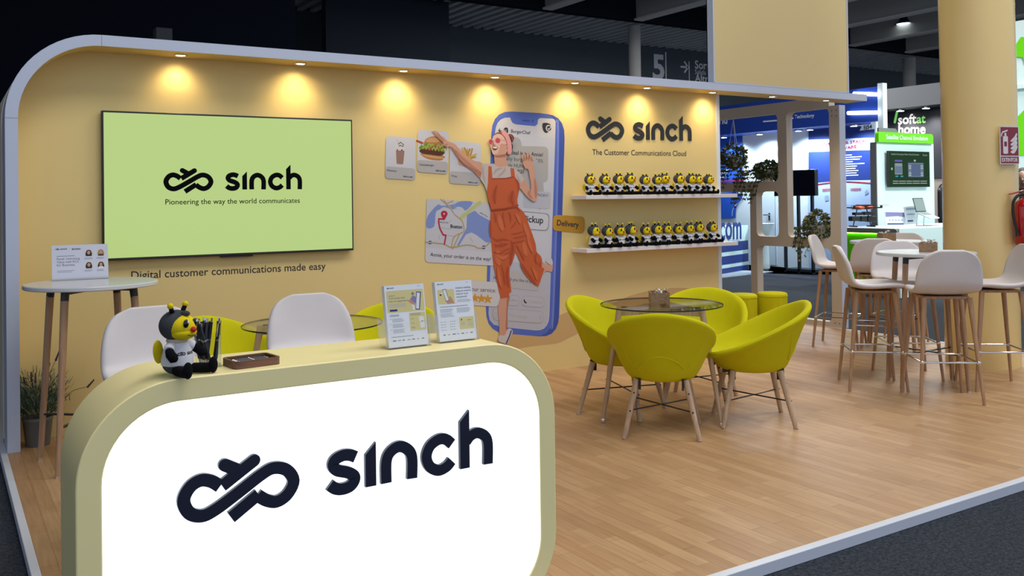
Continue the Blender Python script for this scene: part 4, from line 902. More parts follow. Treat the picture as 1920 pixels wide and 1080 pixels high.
        for k in range(4):
            for x in (-0.062, -0.026): m.disc(x, 0.066 - 0.009*k, 0.0013, 0.0013, F0, 0.0002, 3, 8); lines(m, F0, x + 0.004, x + 0.022, 0.066 - 0.009*k, 1, 0.003, 0.0002, 2, 0.0012)
        m.rrect(0.010, 0.068, 0.036, 0.078, 0.003, F0, 0.0001, 0); m.poly([(0.016, 0.068), (0.019, 0.073), (0.022, 0.069), (0.019, 0.065)], F0, 0.0002, 7); lines(m, F0, 0.016, 0.034, 0.060, 4, 0.0034, 0.0002, 2, 0.0012); lines(m, F0, 0.042, 0.058, 0.066, 1, 0.004, 0.0002, 1, 0.002, 0); lines(m, F0, 0.042, 0.064, 0.058, 4, 0.004, 0.0002, 2, 0.0012)
    k = scaled(F0, -0.064, 0.1955, 0.024); logo_symbol(m, k, 0.0002, None, 7); [logo_letter(m, ch, k, 0.0002, None, 7) for ch in 'sinch']
    for q in range(7): m.rrect(-0.058 + 0.018*q, -0.048 + 0.018*q + pr.uniform(-.003, .003), 0.020, 0.0235, 0.001, F0, 0.0002, 2 if q % 2 else 1)
    lines(m, F0, 0.050, 0.062, 0.199, 1, 0.003, 0.0002, 2, 0.0016)
    m.build('print', LM, l, sharp=0)
brochure((1.000, -3.335, 0.953), 0.02, 'left clear leaflet holder on the counter', 'stack of leaflets headed Turn every text into an experience', 0)
brochure((1.198, -3.318, 0.953), 0.02, 'right clear leaflet holder on the counter', 'stack of leaflets headed Industry-leading telecom solutions', 1)

# ================================================================== yellow tub chairs
def make_tub():
    t = thing('tub_chair', 'x', 'chair', (0, 0, 0))
    N = 48
    # facing +y ; back at -y
    def rim(th):
        b = (1 - math.sin(th)) / 2             # 1 at the back, 0 at the front
        h = 0.455 + 0.320 * (b ** 1.15)
        r = 0.325 + 0.020 * math.sin(th*2)**2
        return r, h, b
    rings = []
    for kind in range(13):
        ring = []
        for j in range(N):
            th = 2*PI*j/N; r, h, b = rim(th); c, s = math.cos(th), math.sin(th)
            yb = -0.035 * b
            if kind == 0: p = (0.05*c, 0.05*s, 0.330)
            elif kind == 1: p = (0.175*c, 0.175*s, 0.330)
            elif kind == 2: p = (0.215*c, 0.215*s, 0.345)
            elif kind == 3: f = 0.35; p = ((0.225 + (r-0.225)*f)*c, (0.225 + (r-0.225)*f)*s + yb*f, 0.36 + (h-0.36)*f*0.95)
            elif kind == 4: f = 0.72; p = ((0.230 + (r-0.230)*f)*c, (0.230 + (r-0.230)*f)*s + yb*f, 0.36 + (h-0.36)*f*0.95)
            elif kind == 5: p = (r*c, r*s + yb, h - 0.045)
            elif kind == 6: p = ((r+0.012)*c, (r+0.012)*s + yb, h - 0.020)
            elif kind == 7: p = (r*c, r*s + yb, h)
            elif kind == 8: p = ((r-0.030)*c, (r-0.030)*s + yb, h - 0.006)
            elif kind == 9: p = ((r-0.048)*c, (r-0.048)*s + yb, h - 0.040)
            elif kind == 10: f = 0.5; p = ((0.215 + (r-0.050-0.215)*f)*c, (0.215 + (r-0.05-0.215)*f)*s + yb*f, 0.425 + (h-0.05-0.425)*f*0.85)
            elif kind == 11: p = (0.190*c, 0.190*s, 0.425)
            else: p = (0.05*c, 0.05*s, 0.42)
            ring.append(p)
        rings.append(ring)
    m = MB(); vs = [p for r_ in rings for p in r_]; k = len(rings)
    fs = [(i*N+j, i*N+(j+1) % N, (i+1)*N+(j+1) % N, (i+1)*N+j) for i in range(k-1) for j in range(N)]
    fs += [tuple(range(N))[::-1], tuple((k-1)*N+j for j in range(N))]
    m.add(vs, fs); sh = m.build('shell', YELLOW, t, sharp=60, subsurf=1)
    # piping seams on the outer back
    def outer_pt(th, f):
        r, h, b = rim(th); yb = -0.035*b
        rr = 0.224 + (r - 0.224)*f + 0.0005
        return (rr*math.cos(th), rr*math.sin(th) + yb*f, 0.36 + (h - 0.36)*f*0.95)
    for sx in (-1, 1):
        pts = [outer_pt(-PI/2 + sx*(0.62 + 0.50*f), f) for f in (0.16, 0.3, 0.45, 0.6, 0.75, 0.9)]
        m = MB(); m.tube(pts, 0.0035, 6); m.build('seam', YELLOW, sh)
    m = MB(); m.tube([outer_pt(-PI/2 + 0.1*a, 0.36 - 0.20*(abs(a)/6.2)**2) for a in (-6.2, -5, -4, -3, -2, -1, 0, 1, 2, 3, 4, 5, 6.2)], 0.003, 6); m.build('seam', YELLOW, sh)
    m = MB(); m.lathe([(0.0, 0.455), (0.15, 0.458), (0.20, 0.445), (0.205, 0.425), (0.19, 0.41)], 36, close=True); m.build('seat_cushion', YELLOW, t, sharp=60)
    for sx in (-1, 1):
        for sy in (-1, 1):
            m = MB(); a, b = (sx*0.145, sy*0.145, 0.345), (sx*0.222, sy*0.222, 0.0); m.tube([a, b], [0.020, 0.0145], 14)
            lg = m.build('leg', LEGW, t)
            m = MB()
            for z in (0.27, 0.165):
                f = (0.345 - z)/0.345; x = 0.145 + 0.077*f
                q = Vector((sx*x, sy*x, z)); m.cyl(q + Vector((0, sy*0.015, 0)), q + Vector((0, sy*0.0205, 0)), 0.005, n=8)
            m.build('bolt', BLACK, lg)
            m = MB(); m.box((-0.006, -0.022, -0.035), (0.006, 0.022, 0.035), 0, Matrix.Translation((sx*0.128, sy*0.150, 0.322))); m.build('bracket', BLACK, t)
    f = (0.345-0.165)/0.345; x = 0.145 + 0.077*f
    m = MB(); m.cyl((-x, -x, 0.165), (x, x, 0.168), 0.0045, n=8); m.cyl((-x, x, 0.165), (x, -x, 0.162), 0.0045, n=8); m.build('cross_brace', BLACK, t)
    return t
def face(dx, dy): return math.atan2(dy, dx) - PI/2
GT = 'yellow tub chairs'
tub = make_tub(); tub['group'] = GT
tub.location = (3.455, -1.790, 0); tub.rotation_euler = (0, 0, face(0.68, 0.73)); tub['label'] = 'yellow tub chair nearest the camera, its back turned, at the glass table'
dup(tub, (4.115, -1.915, 0), face(-0.80, 0.60), 'yellow tub chair on the right of the glass table, facing left')
dup(tub, (3.585, -1.235, 0), face(0.45, -0.89), 'yellow tub chair on the left of the glass table, near the painted phone')
dup(tub, (4.250, -1.290, 0), face(-0.80, -0.60), 'yellow tub chair at the far side of the glass table, before the ottomans')
dup(tub, (1.150, -0.760, 0), face(0.50, -0.87), 'yellow tub chair behind the counter, left of the half hidden glass table')
dup(tub, (2.080, -0.760, 0), face(-0.6, -0.8), 'yellow tub chair behind the counter leaflets, right of the half hidden glass table')
dup(tub, (6.27, 1.15, 0), face(0.1, -1), 'yellow tub chair barely showing past the right end of the yellow wall')

# ================================================================== glass tables
def make_glass_table(loc, rz, lab, r=0.40, h=0.745, rf=0.43):
    t = thing('glass_table', lab, 'table', loc, rz)
    m = MB(); m.lathe([(0.0, h), (r, h), (r, h-0.008), (0.0, h-0.008)], 64, close=True); m.build('glass_top', GLASS, t, sharp=30)
    m = MB(); m.lathe([(r+0.0005, h-0.0005), (r+0.0005, h-0.0085), (r-0.003, h-0.0088)], 64, close=True); m.build('glass_edge', GEDGE, t)
    tops = []
    for k in range(3):
        a = 2*PI*k/3; c, s = math.cos(a), math.sin(a)
        m = MB(); m.tube([(0.30*c, 0.30*s, h-0.012), (0.31*c, 0.31*s, h-0.06), (rf*c, rf*s, 0.03)], [0.022, 0.020, 0.013], 12); lg = m.build('leg', LEGW, t)
        m = MB(); m.lathe([(0.006, 0.0), (0.013, 0.001), (0.016, 0.012), (0.012, 0.024), (0.012, 0.032)], 14, M=Matrix.Translation((rf*c, rf*s, 0))); m.build('glide', CHROME, lg)
        m = MB(); m.cyl((0.27*c, 0.27*s, h-0.012), (0.27*c, 0.27*s, h-0.006), 0.02, n=14); m.build('pad', BLACK, t)
        tops.append(Vector((0.30*c, 0.30*s, h-0.038)))
    for k in range(3):
        p, q = tops[k], tops[(k+1) % 3]; mid = (p+q)/2
        d = (q-p).normalized(); nrm = Vector((-d.y, d.x, 0))
        m = MB()
        M = Matrix(((d.x, nrm.x, 0, mid.x), (d.y, nrm.y, 0, mid.y), (0, 0, 1, mid.z), (0, 0, 0, 1)))
        L2 = (q-p).length/2
        m.prism([(-L2, -0.026), (-L2*0.7, -0.022), (0, -0.006), (L2*0.7, -0.022), (L2, -0.026), (L2, 0.025), (-L2, 0.025)], lambda x, y, hh=0.0: M @ Vector((x, hh, y)), -0.008, 0.008); m.build('apron', LEGW, t)
    return t
TC = (3.700, -1.515)
make_glass_table((TC[0], TC[1], 0), math.atan2(-1.919-TC[1], 3.818-TC[0]), 'round glass table with wooden legs amid four yellow tub chairs')
make_glass_table((1.50, -1.00, 0), 0.5, 'round glass table half hidden behind the white stool and counter')
make_glass_table((6.52, 1.75, 0), 0.3, 'low glass table seen through the gap beside the yellow wall', 0.32, 0.42, 0.30)
m = MB(); m.box((-0.11, -0.08, 0), (0.11, 0.08, 0.03)); tag(m.build('book', mat('blue_book_cover', (0.05, 0.12, 0.50), 0.4), loc=(6.40, 1.66, 0.4215), rot=(0, 0, 0.3), bevel=0.003), 'blue book on the low glass table beside the yellow wall', 'book')
m = MB(); m.box((-0.06, -0.05, 0), (0.06, 0.05, 0.05)); tag(m.build('small_box', CRATE, loc=(6.62, 1.64, 0.4215), rot=(0, 0, 0.2), bevel=0.003), 'small brown box beside the blue book on the low glass table', 'box')

# ottomans
def ottoman(loc, lab):
    t = thing('ottoman', lab, 'ottoman', loc, 0, 'yellow round ottomans')
    m = MB(); m.lathe([(0.155, 0.012), (0.158, 0.02), (0.158, 0.385)], 40); m.build('side', YELLOW, t, sharp=50)
    m = MB(); m.lathe([(0.159, 0.383), (0.160, 0.39), (0.156, 0.408), (0.14, 0.418), (0.0, 0.423)], 40, close=True); m.build('top_cushion', YELLOW, t, sharp=50)
    m = MB(); m.tube([(0.1595*math.cos(2*PI*j/40), 0.1595*math.sin(2*PI*j/40), 0.384) for j in range(41)], 0.003, 6, 0, False); m.tube([(0.159*math.cos(-2.0), 0.159*math.sin(-2.0), 0.015), (0.159*math.cos(-2.0), 0.159*math.sin(-2.0), 0.384)], 0.002, 6); m.build('piping', YELLOW, t)
    m = MB(); m.lathe([(0.14, 0.0), (0.14, 0.012)], 24); m.build('foot', BLACK, t)
    return t
ottoman((7.20, 0.70, 0), 'right yellow cylinder ottoman in front of the lattice')
ottoman((6.84, 0.79, 0), 'left yellow cylinder ottoman, half hidden behind the far tub chair')

# ================================================================== white bar stools
def make_stool():
    t = thing('bar_stool', 'x', 'bar stool', (0, 0, 0))
    prof = [(0.215, 0.742), (0.20, 0.764), (0.12, 0.765), (0.02, 0.755), (-0.08, 0.755), (-0.15, 0.775), (-0.195, 0.82), (-0.215, 0.88), (-0.228, 0.95), (-0.240, 1.02), (-0.247, 1.062)]
    ctr = spline(prof, 3, False); n = len(ctr); K = 14
    m = MB(); vs = []
    for i, (y, z) in enumerate(ctr):
        u = i/(n-1)
        e = max(0.0, 1 - abs(2*u-1)**4.2)
        w = 0.225 * (e ** 0.5) * (0.93 + 0.07*math.sin(PI*u)) if 0 < u < 1 else 0.055
        w = max(w, 0.075)
        for j in range(K+1):
            q = 2*j/K - 1
            x = q*w
            back = max(0, min(1, (u-0.45)/0.2))
            lift = 0.030*abs(q)**2.5 * min(1.0, w/0.215)**6
            vs.append((x, y + lift*back*1.2, z + lift*(1-back)*0.7))
    fs = [(i*(K+1)+j, i*(K+1)+j+1, (i+1)*(K+1)+j+1, (i+1)*(K+1)+j) for i in range(n-1) for j in range(K)]
    m.add(vs, fs); sh = m.build('shell', LEATHER, t, sharp=0, solid=0.034, subsurf=1)
    m = MB(); m.box((-0.15, -0.14, 0.715), (0.15, 0.14, 0.735)); m.build('seat_plate', LEGB, t, bevel=0.006)
    for sx in (-1, 1):
        for sy in (-1, 1):
            m = MB(); m.tube([(sx*0.150, sy*0.135, 0.725), (sx*0.208, sy*0.205, 0.0)], [0.0185, 0.0105], 14); m.build('leg', LEGB, t)
    z = 0.285; f = (0.725-z)/0.725; x = 0.150+0.058*f; y = 0.135+0.070*f
    P = [(-x, -y), (x, -y), (x, y), (-x, y)]
    m = MB()
    for k in range(4):
        a, b = P[k], P[(k+1) % 4]; m.cyl((*a, z), (*b, z), 0.0065, n=10)
    for p in P: m.ball((*p, z), 0.017, nu=10, nv=8)
    m.build('footrest', CHROME, t)
    return t
GS = 'white bar stools'
st = make_stool(); st['group'] = GS
st.location = (5.655, -2.235, 0); st.rotation_euler = (0, 0, face(0.62, 0.78)); st['label'] = 'white bar stool nearest the camera at the front high table, its back turned'
dup(st, (5.64, -1.68, 0), face(0.75, -0.66), 'white bar stool on the left of the front high table, seen from its side')
dup(st, (6.345, -2.215, 0), face(-0.78, 0.62), 'white bar stool at the right edge, in front of the wide yellow pillar')
dup(st, (6.20, -1.585, 0), face(-0.62, -0.78), 'white bar stool on the far side of the front high table, facing the camera')
dup(st, (6.83, -0.86, 0), face(0.8, 0.6), 'white bar stool before the rear high table, its back turned')
dup(st, (7.02, -0.30, 0), face(0.45, -0.89), 'leftmost white bar stool at the rear high table, beside the hanging ivy')
dup(st, (7.63, -0.52, 0), face(-0.95, -0.3), 'white bar stool behind the rear high table, only the top of its back showing')
dup(st, (0.45, -2.195, 0), face(0.10, -1), 'white bar stool behind the counter, just behind the big plush bee', None, 0.95)
dup(st, (1.147, -2.11, 0), face(-0.05, -1), 'white bar stool behind the counter, between the pen cup and the leaflets', None, 0.95)

# ================================================================== high tables
def make_high_table():
    t = thing('high_table', 'x', 'table', (0, 0, 0))
    m = MB(); m.lathe([(0.0, 1.009), (0.346, 1.009), (0.35, 1.004), (0.35, 0.988), (0.345, 0.984), (0.0, 0.984)], 64, close=True); m.build('table_top', WHITE, t, sharp=30)
    m = MB(); a = 0.175
    for p, q in (((-a, -a), (a, a)), ((-a, a), (a, -a))): m.stroke([p, q], 0.035, frame((0, 0, 0), (1, 0, 0), (0, 1, 0), (0, 0, 1)), 0.962, 0, 0.984)
    for sx in (-1, 1):
        for sy in (-1, 1): m.cyl((sx*a, sy*a, 0.983), (sx*(a+0.005), sy*(a+0.005), 0.925), 0.022, 0.021, 16)
    m.build('under_frame', BLACK, t)
    for sx in (-1, 1):
        for sy in (-1, 1):
            m = MB(); m.tube([(sx*(a+0.005), sy*(a+0.005), 0.93), (sx*0.228, sy*0.228, 0.012)], [0.021, 0.0155], 16); lg = m.build('leg', LEGB, t)
            m = MB(); m.cyl((sx*0.2285, sy*0.2285, 0.0), (sx*0.228, sy*0.228, 0.014), 0.014, n=14); m.build('glide', CHROME, lg)
    z = 0.26; x = 0.18 + 0.048*(0.93-z)/0.918
    m = MB(); m.box((-x*1.414, -0.012, z-0.004), (x*1.414, 0.012, z+0.004), 0, Matrix.Rotation(PI/4, 4, 'Z')); m.box((-x*1.414, -0.012, z-0.004), (x*1.414, 0.012, z+0.0045), 0, Matrix.Rotation(-PI/4, 4, 'Z')); m.build('cross_brace', BLACK, t)
    return t
ht = make_high_table(); ht['group'] = 'white high tables'
ht.location = (5.984, -1.910, 0); ht.rotation_euler = (0, 0, PI/4 + 0.02); ht['label'] = 'front white high table beside the yellow pillar'
dup(ht, (7.27, -0.68, 0), 0.5, 'rear white high table near the lattice post')
dup(ht, (0.40, -0.46, 0), 0.10, 'white high table at the left end of the yellow wall, holding a sign card')

# crates of sweets on the tables
def crate(loc, rz, lab, grp, n=7):
    t = thing('crate', lab, 'box', loc, rz)
    m = MB(); a, b, h, w = 0.078, 0.062, 0.072, 0.008
    for lo, hi in (((-a, -b, 0), (a, -b+w, h)), ((-a, b-w, 0), (a, b, h)), ((-a, -b+w, 0), (-a+w, b-w, h)), ((a-w, -b+w, 0), (a, b-w, h)), ((-a+w, -b+w, 0), (a-w, b-w, 0.006))): m.box(lo, hi)
    m.build('box', CRATE, t, sharp=20)
    m = MB(); m.box((-0.02, -b - 0.001, 0.03), (0.02, -b, 0.05)); m.build('stamp', TRAYW, t)
    c, s = math.cos(rz), math.sin(rz)
    for k in range(n):
        x, y = pr.uniform(-.05, .05), pr.uniform(-.035, .035)
        o = MB(); o.ball((0, 0, 0), (0.015, 0.009, 0.008), 0, 10, 6)
        for sx in (-1, 1): o.add([(sx*0.013, 0, 0), (sx*0.032, 0.013, 0.006), (sx*0.030, 0, -0.004), (sx*0.032, -0.013, 0.006)], [(0, 1, 2), (0, 2, 3)])
        tag(o.build('wrapped_sweet', mat('sweet_wrapper', (0.72, 0.70, 0.66), 0.25), loc=(loc[0]+c*x-s*y, loc[1]+s*x+c*y, loc[2] + 0.060 + 0.014*(k % 3)), rot=(pr.uniform(-.4, .4), pr.uniform(-.4, .4), pr.uniform(0, 6))), 'white wrapped sweet in ' + grp, 'sweet', 'sweets in ' + grp)
crate((3.73, -1.46, 0.7455), 0.95, 'brown wooden crate of sweets on the glass table', 'the crate on the glass table')
crate((5.99, -1.93, 1.0095), 0.55, 'brown wooden crate of sweets on the front high table', 'the crate on the front high table')
crate((7.26, -0.66, 1.0095), 0.95, 'brown wooden crate of sweets on the rear high table', 'the crate on the rear high table')

# sign card on the left table
t = thing('sign_card', 'white panel talk card with four portraits on the left high table', 'sign', (0.368, -0.245, 1.0095), -0.07)
M = Matrix.Rotation(-0.13, 4, 'X')
m = MB(); m.box((-0.149, 0.0, 0.002), (0.149, 0.003, 0.205), 0, M); m.build('card', mat('white_card', (0.60, 0.61, 0.70), 0.35), t)
m = MB(); m.box((-0.149, -0.02, 0), (0.149, 0.06, 0.003)); m.box((-0.149, -0.004, 0), (0.149, -0.0015, 0.012)); m.build('stand', ACRYL, t)
F0 = lambda x, y, h=0.0: M @ Vector((x, -0.0002 - h, 0.002 + y))
m = MB()
k = scaled(F0, -0.128, 0.176, 0.058); logo_symbol(m, k, 0.0002, None, 7); [logo_letter(m, ch, k, 0.0002, None, 7) for ch in 'sinch']
m.stroke([(-0.056, 0.172), (-0.056, 0.186)], 0.001, F0, 0.0002, 2); m.disc(-0.038, 0.178, 0.007, 0.006, F0, 0.0002, 1); m.rrect(-0.030, 0.002, 0.174, 0.182, 0.001, F0, 0.0002, 1)
lines(m, F0, -0.124, -0.03, 0.139, 1, 0.003, 0.0002, 1, 0.003, 0)
for k, s in enumerate(('Panel: Unlocking', 'Value with RCS', 'for Business')): m.text(s, F0, (-0.124, 0.117 - 0.018*k), (-0.124 + (0.122, 0.115, 0.094)[k], 0.117 - 0.018*k), 0.0002, 1, 0.01)
lines(m, F0, -0.122, -0.010, 0.054, 2, 0.008, 0.0002, 1, 0.002, 0.4)
HR = [flat('portrait_dark_hair', (0.03, 0.015, 0.012)), flat('portrait_fair_hair', (0.36, 0.20, 0.08))]
for k, (x, y) in enumerate(((0.045, 0.152), (0.110, 0.152), (0.045, 0.080), (0.110, 0.080))):
    m.disc(x, y, 0.021, 0.019, F0, 0.0002, 0); m.poly(spline([(x-.016, y-.014), (x-.012, y+.012), (x, y+.019), (x+.012, y+.012), (x+.016, y-.014)], 4), F0, 0.0003, 8 if k != 1 else 9)
    m.poly([(x-.017, y-.018), (x-.010, y-.008), (x+.010, y-.008), (x+.017, y-.018)], F0, 0.0004, 7 if k != 3 else 6); m.disc(x, y+.003, 0.0085, 0.011, F0, 0.0005, 5)
    lines(m, F0, x-.024, x+.022, y-.028, 2, 0.006, 0.0002, 1, 0.002, 0.2)
m.build('print', LM + HR, t, sharp=0)

# ================================================================== wrapped pillar, extinguisher and its sign
PILL = mat('yellow_pillar_wrap', (0.76, 0.57, 0.24), 0.27, spec=0.4, coat=0.25, bump=0.25, bscale=3, var=0.05, vscale=2)
m = MB(); NZ = 24; R0 = 0.290
vs = []; N = 56
for k in range(NZ+1):
    z = 5.5*k/NZ
    for j in range(N):
        a = 2*PI*j/N; r = R0 + 0.004*math.sin(5*a + 0.7*z) + 0.003*math.sin(2.3*z + 3*a)
        vs.append((r*math.cos(a), r*math.sin(a), z))
m.add(vs, [(k*N+j, k*N+(j+1) % N, (k+1)*N+(j+1) % N, (k+1)*N+j) for k in range(NZ) for j in range(N)])
o = m.build('pillar', PILL, loc=(7.15, -1.645, 0), sharp=0); tag(o, 'wide round pillar wrapped in yellow print behind the front high table', 'pillar')
RED = mat('extinguisher_red', (0.42, 0.008, 0.012), 0.22, coat=0.5)
RUB = mat('black_rubber', (0.008, 0.008, 0.009), 0.45)
LBL = mat('extinguisher_label', (0.55, 0.50, 0.45), 0.4); BRASS = mat('brass', (0.45, 0.32, 0.12), 0.3, 1.0)
ex = (7.15 + 0.376*math.cos(math.radians(-88)), -1.645 + 0.376*math.sin(math.radians(-88)), 1.02)
t = thing('fire_extinguisher', 'red fire extinguisher hung on the right side of the yellow pillar', 'fire extinguisher', ex, -0.75)
m = MB(); m.lathe([(0.0, 0.0), (0.070, 0.0), (0.078, 0.012), (0.078, 0.31), (0.070, 0.345), (0.045, 0.37), (0.022, 0.38), (0.022, 0.395), (0, 0.395)], 36); m.build('cylinder', RED, t, sharp=40)
m = MB(); m.cyl((0, 0, 0.39), (0, 0, 0.43), 0.02, n=14); m.build('valve', BRASS, t)
m = MB(); m.box((-0.012, -0.02, 0.425), (0.10, 0.02, 0.437), 0, Matrix.Rotation(-0.25, 4, 'Y')); m.box((-0.012, -0.016, 0.40), (0.095, 0.016, 0.408)); m.build('handle', RED, t, bevel=0.003)
m = MB(); m.tube(spline([(-0.015, -0.01, 0.41), (-0.06, -0.03, 0.405), (-0.10, -0.04, 0.35), (-0.105, -0.045, 0.25), (-0.085, -0.05, 0.14), (-0.078, -0.052, 0.10)], 5, False), 0.0115, 10); m.tube([(-0.078, -0.052, 0.10), (-0.077, -0.052, 0.075)], [0.014, 0.017], 10); m.build('hose', RUB, t)
m = MB(); PA = [(-1.5 + 0.09*k) for k in range(18)]
def cyl_patch(a0, a1, z0, z1, r, mi):
    k = 8; vs = []
    for i in range(k+1):
        a = a0 + (a1-a0)*i/k; vs += [(r*math.cos(a), r*math.sin(a), z0), (r*math.cos(a), r*math.sin(a), z1)]
    m.add(vs, [(2*i, 2*i+2, 2*i+3, 2*i+1) for i in range(k)], mi)
cyl_patch(-1.75, -0.3, 0.07, 0.30, 0.0786, 0); cyl_patch(-1.70, -0.35, 0.25, 0.29, 0.0790, 1); cyl_patch(-1.70, -0.35, 0.17, 0.235, 0.0790, 2); cyl_patch(-1.7, -0.35, 0.075, 0.10, 0.0790, 1); cyl_patch(-1.66, -1.1, 0.18, 0.225, 0.0793, 0); cyl_patch(-1.70, -0.35, 0.145, 0.162, 0.0790, 3)
m.build('label_band', [LBL, INK, RED, flat('label_yellow', (0.6, 0.42, 0.03))], t, sharp=0)
m = MB(); m.box((0.0, 0.06, 0.2), (0.02, 0.11, 0.36)); m.build('wall_hook', BLACK, t)
MAR = mat('maroon_sign', (0.20, 0.010, 0.028), 0.4)
an = math.radians(-101)
t = thing('extinguisher_sign', 'maroon sign with a white extinguisher and flames on the yellow pillar', 'sign', (7.15 + 0.300*math.cos(an), -1.645 + 0.300*math.sin(an), 1.835), an + PI/2)
FS = frame((0, -0.003, 0), (1, 0, 0), (0, 0, 1), (0, -1, 0))
m = MB(); m.box((-0.105, -0.003, -0.155), (0.105, 0.003, 0.155)); m.build('plate', mat('sign_white_edge', (0.62, 0.58, 0.58), 0.4), t)
m = MB(); m.rrect(-0.098, 0.098, -0.085, 0.148, 0.004, FS, 0.0004, 0); m.rrect(-0.098, 0.098, -0.148, -0.094, 0.004, FS, 0.0004, 0)
m.rrect(-0.072, -0.018, -0.070, 0.075, 0.012, FS, 0.0008, 1); m.rrect(-0.055, -0.035, 0.07, 0.10, 0.002, FS, 0.0008, 1); m.poly([(-0.075, 0.10), (-0.02, 0.115), (-0.02, 0.128), (-0.08, 0.112)], FS, 0.0008, 1); m.stroke([(-0.075, 0.105), (-0.088, 0.09), (-0.088, 0.07)], 0.010, FS, 0.0008, 1); m.rrect(-0.060, -0.030, -0.01, 0.03, 0.002, FS, 0.0012, 0)
for k in range(4): m.poly(spline([(0.012, -0.06 + 0.03*k), (0.05, -0.066 + 0.034*k), (0.085, -0.02 + 0.034*k), (0.078, 0.0 + 0.034*k), (0.055, -0.03 + 0.034*k), (0.02, -0.045 + 0.03*k)], 4), FS, 0.0008, 1)
m.text('EXTINTOR', FS, (-0.088, -0.134), (0.088, -0.134), 0.0008, 1, 0.03, 1.2); m.build('pictogram', [MAR, mat('sign_white', (0.66, 0.62, 0.62), 0.4)], t, sharp=0)

# ================================================================== plants
LEAF = mat('ivy_leaf', (0.045, 0.075, 0.022), 0.55, var=0.6, vscale=25)
LEAF2 = mat('pale_ivy_leaf', (0.20, 0.20, 0.10), 0.55, var=0.4, vscale=25)
STEM = mat('brown_stem', (0.09, 0.06, 0.03), 0.7)
def ivy(name, lab, loc, rx, ry, rz, nvines, nleaf, drop, seed, hang=None, pale=0.25, side=0.0):
    g = random.Random(seed)
    t = thing(name, lab, 'plant', loc)
    m = MB(); m.lathe([(0.0, -0.09), (0.065, -0.09), (0.085, 0.04), (0.088, 0.05), (0.075, 0.05), (0.06, -0.07), (0.0, -0.07)], 24, close=True); m.build('pot', WHITE, t, sharp=40)
    ml = MB(); ms = MB()
    def leaf(p, d, s, mi):
        n = Vector((g.uniform(-1, 1), g.uniform(-1, 1), g.uniform(-.2, 1))).normalized()
        d = (Vector(d) + Vector((g.uniform(-.7, .7), g.uniform(-.7, .7), g.uniform(-.7, .5)))).normalized(); sd = d.cross(n).normalized(); up = sd.cross(d)
        P = [p, p + d*s*0.35 + sd*s*0.48 + up*s*.08, p + d*s*0.6 + sd*s*0.22, p + d*s*1.05 - up*s*.12, p + d*s*0.6 - sd*s*0.22, p + d*s*0.35 - sd*s*0.48 + up*s*.08]
        ml.add(P, [(0, 1, 2), (0, 2, 3), (0, 3, 4), (0, 4, 5)], mi)
    for i in range(nleaf):
        v = Vector((g.gauss(0, 1), g.gauss(0, 1), g.gauss(0, 1))).normalized()
        p = Vector((v.x*rx, v.y*ry, 0.05 + v.z*rz)) * g.uniform(0.75, 1.0)
        leaf(p, v + Vector((0, 0, -0.4)), g.uniform(0.030, 0.055), 1 if g.random() < pale else 0)
    for i in range(nvines):
        a = g.uniform(0, 2*PI); L = drop*g.uniform(0.4, 1.0)
        pts = [Vector((0, 0, 0.05)), Vector((math.cos(a)*rx*0.8, math.sin(a)*ry*0.8, 0.08))]
        x, y, z = math.cos(a)*rx, math.sin(a)*ry + side*0.3, 0.02
        while z > -L:
            pts.append(Vector((x, y, z))); z -= 0.05; x += g.uniform(-.012, .014); y += g.uniform(-.016, .016) + side*0.02
        ms.tube(pts, 0.0025, 5)
        for p in pts[2:]:
            for q in range(2): leaf(p + Vector((g.uniform(-.01, .01), g.uniform(-.01, .01), 0)), (g.uniform(-1, 1), g.uniform(-1, 1), -0.6), g.uniform(0.026, 0.046), 1 if g.random() < pale else 0)
    ml.build('leaves', [LEAF, LEAF2], t, sharp=0); ms.build('stems', STEM, t)
    if hang:
        m = MB()
        for k in range(3):
            a = 2*PI*k/3; m.tube([(0.08*math.cos(a), 0.08*math.sin(a), 0.04), (0, 0, hang)], 0.003, 5)
        m.build('hanging_cords', mat('white_cord', (0.6, 0.6, 0.58), 0.7), t)
ivy('hanging_ivy', 'ivy in a white hanging pot on cords in the top opening of the lattice', (7.99, 1.99, 1.90), 0.15, 0.15, 0.15, 26, 420, 0.36, 11, 0.50, 0.2)
ivy('trailing_ivy', 'trailing ivy on the middle rail of the lattice', (7.98, 1.44, 1.705), 0.11, 0.19, 0.10, 34, 800, 0.40, 12, None, 0.2, 0.9)
ivy('bushy_ivy', 'pale bushy ivy on the low rail beside the lattice post', (7.97, 0.72, 1.06), 0.13, 0.16, 0.16, 22, 520, 0.34, 13, None, 0.55, 0.4)

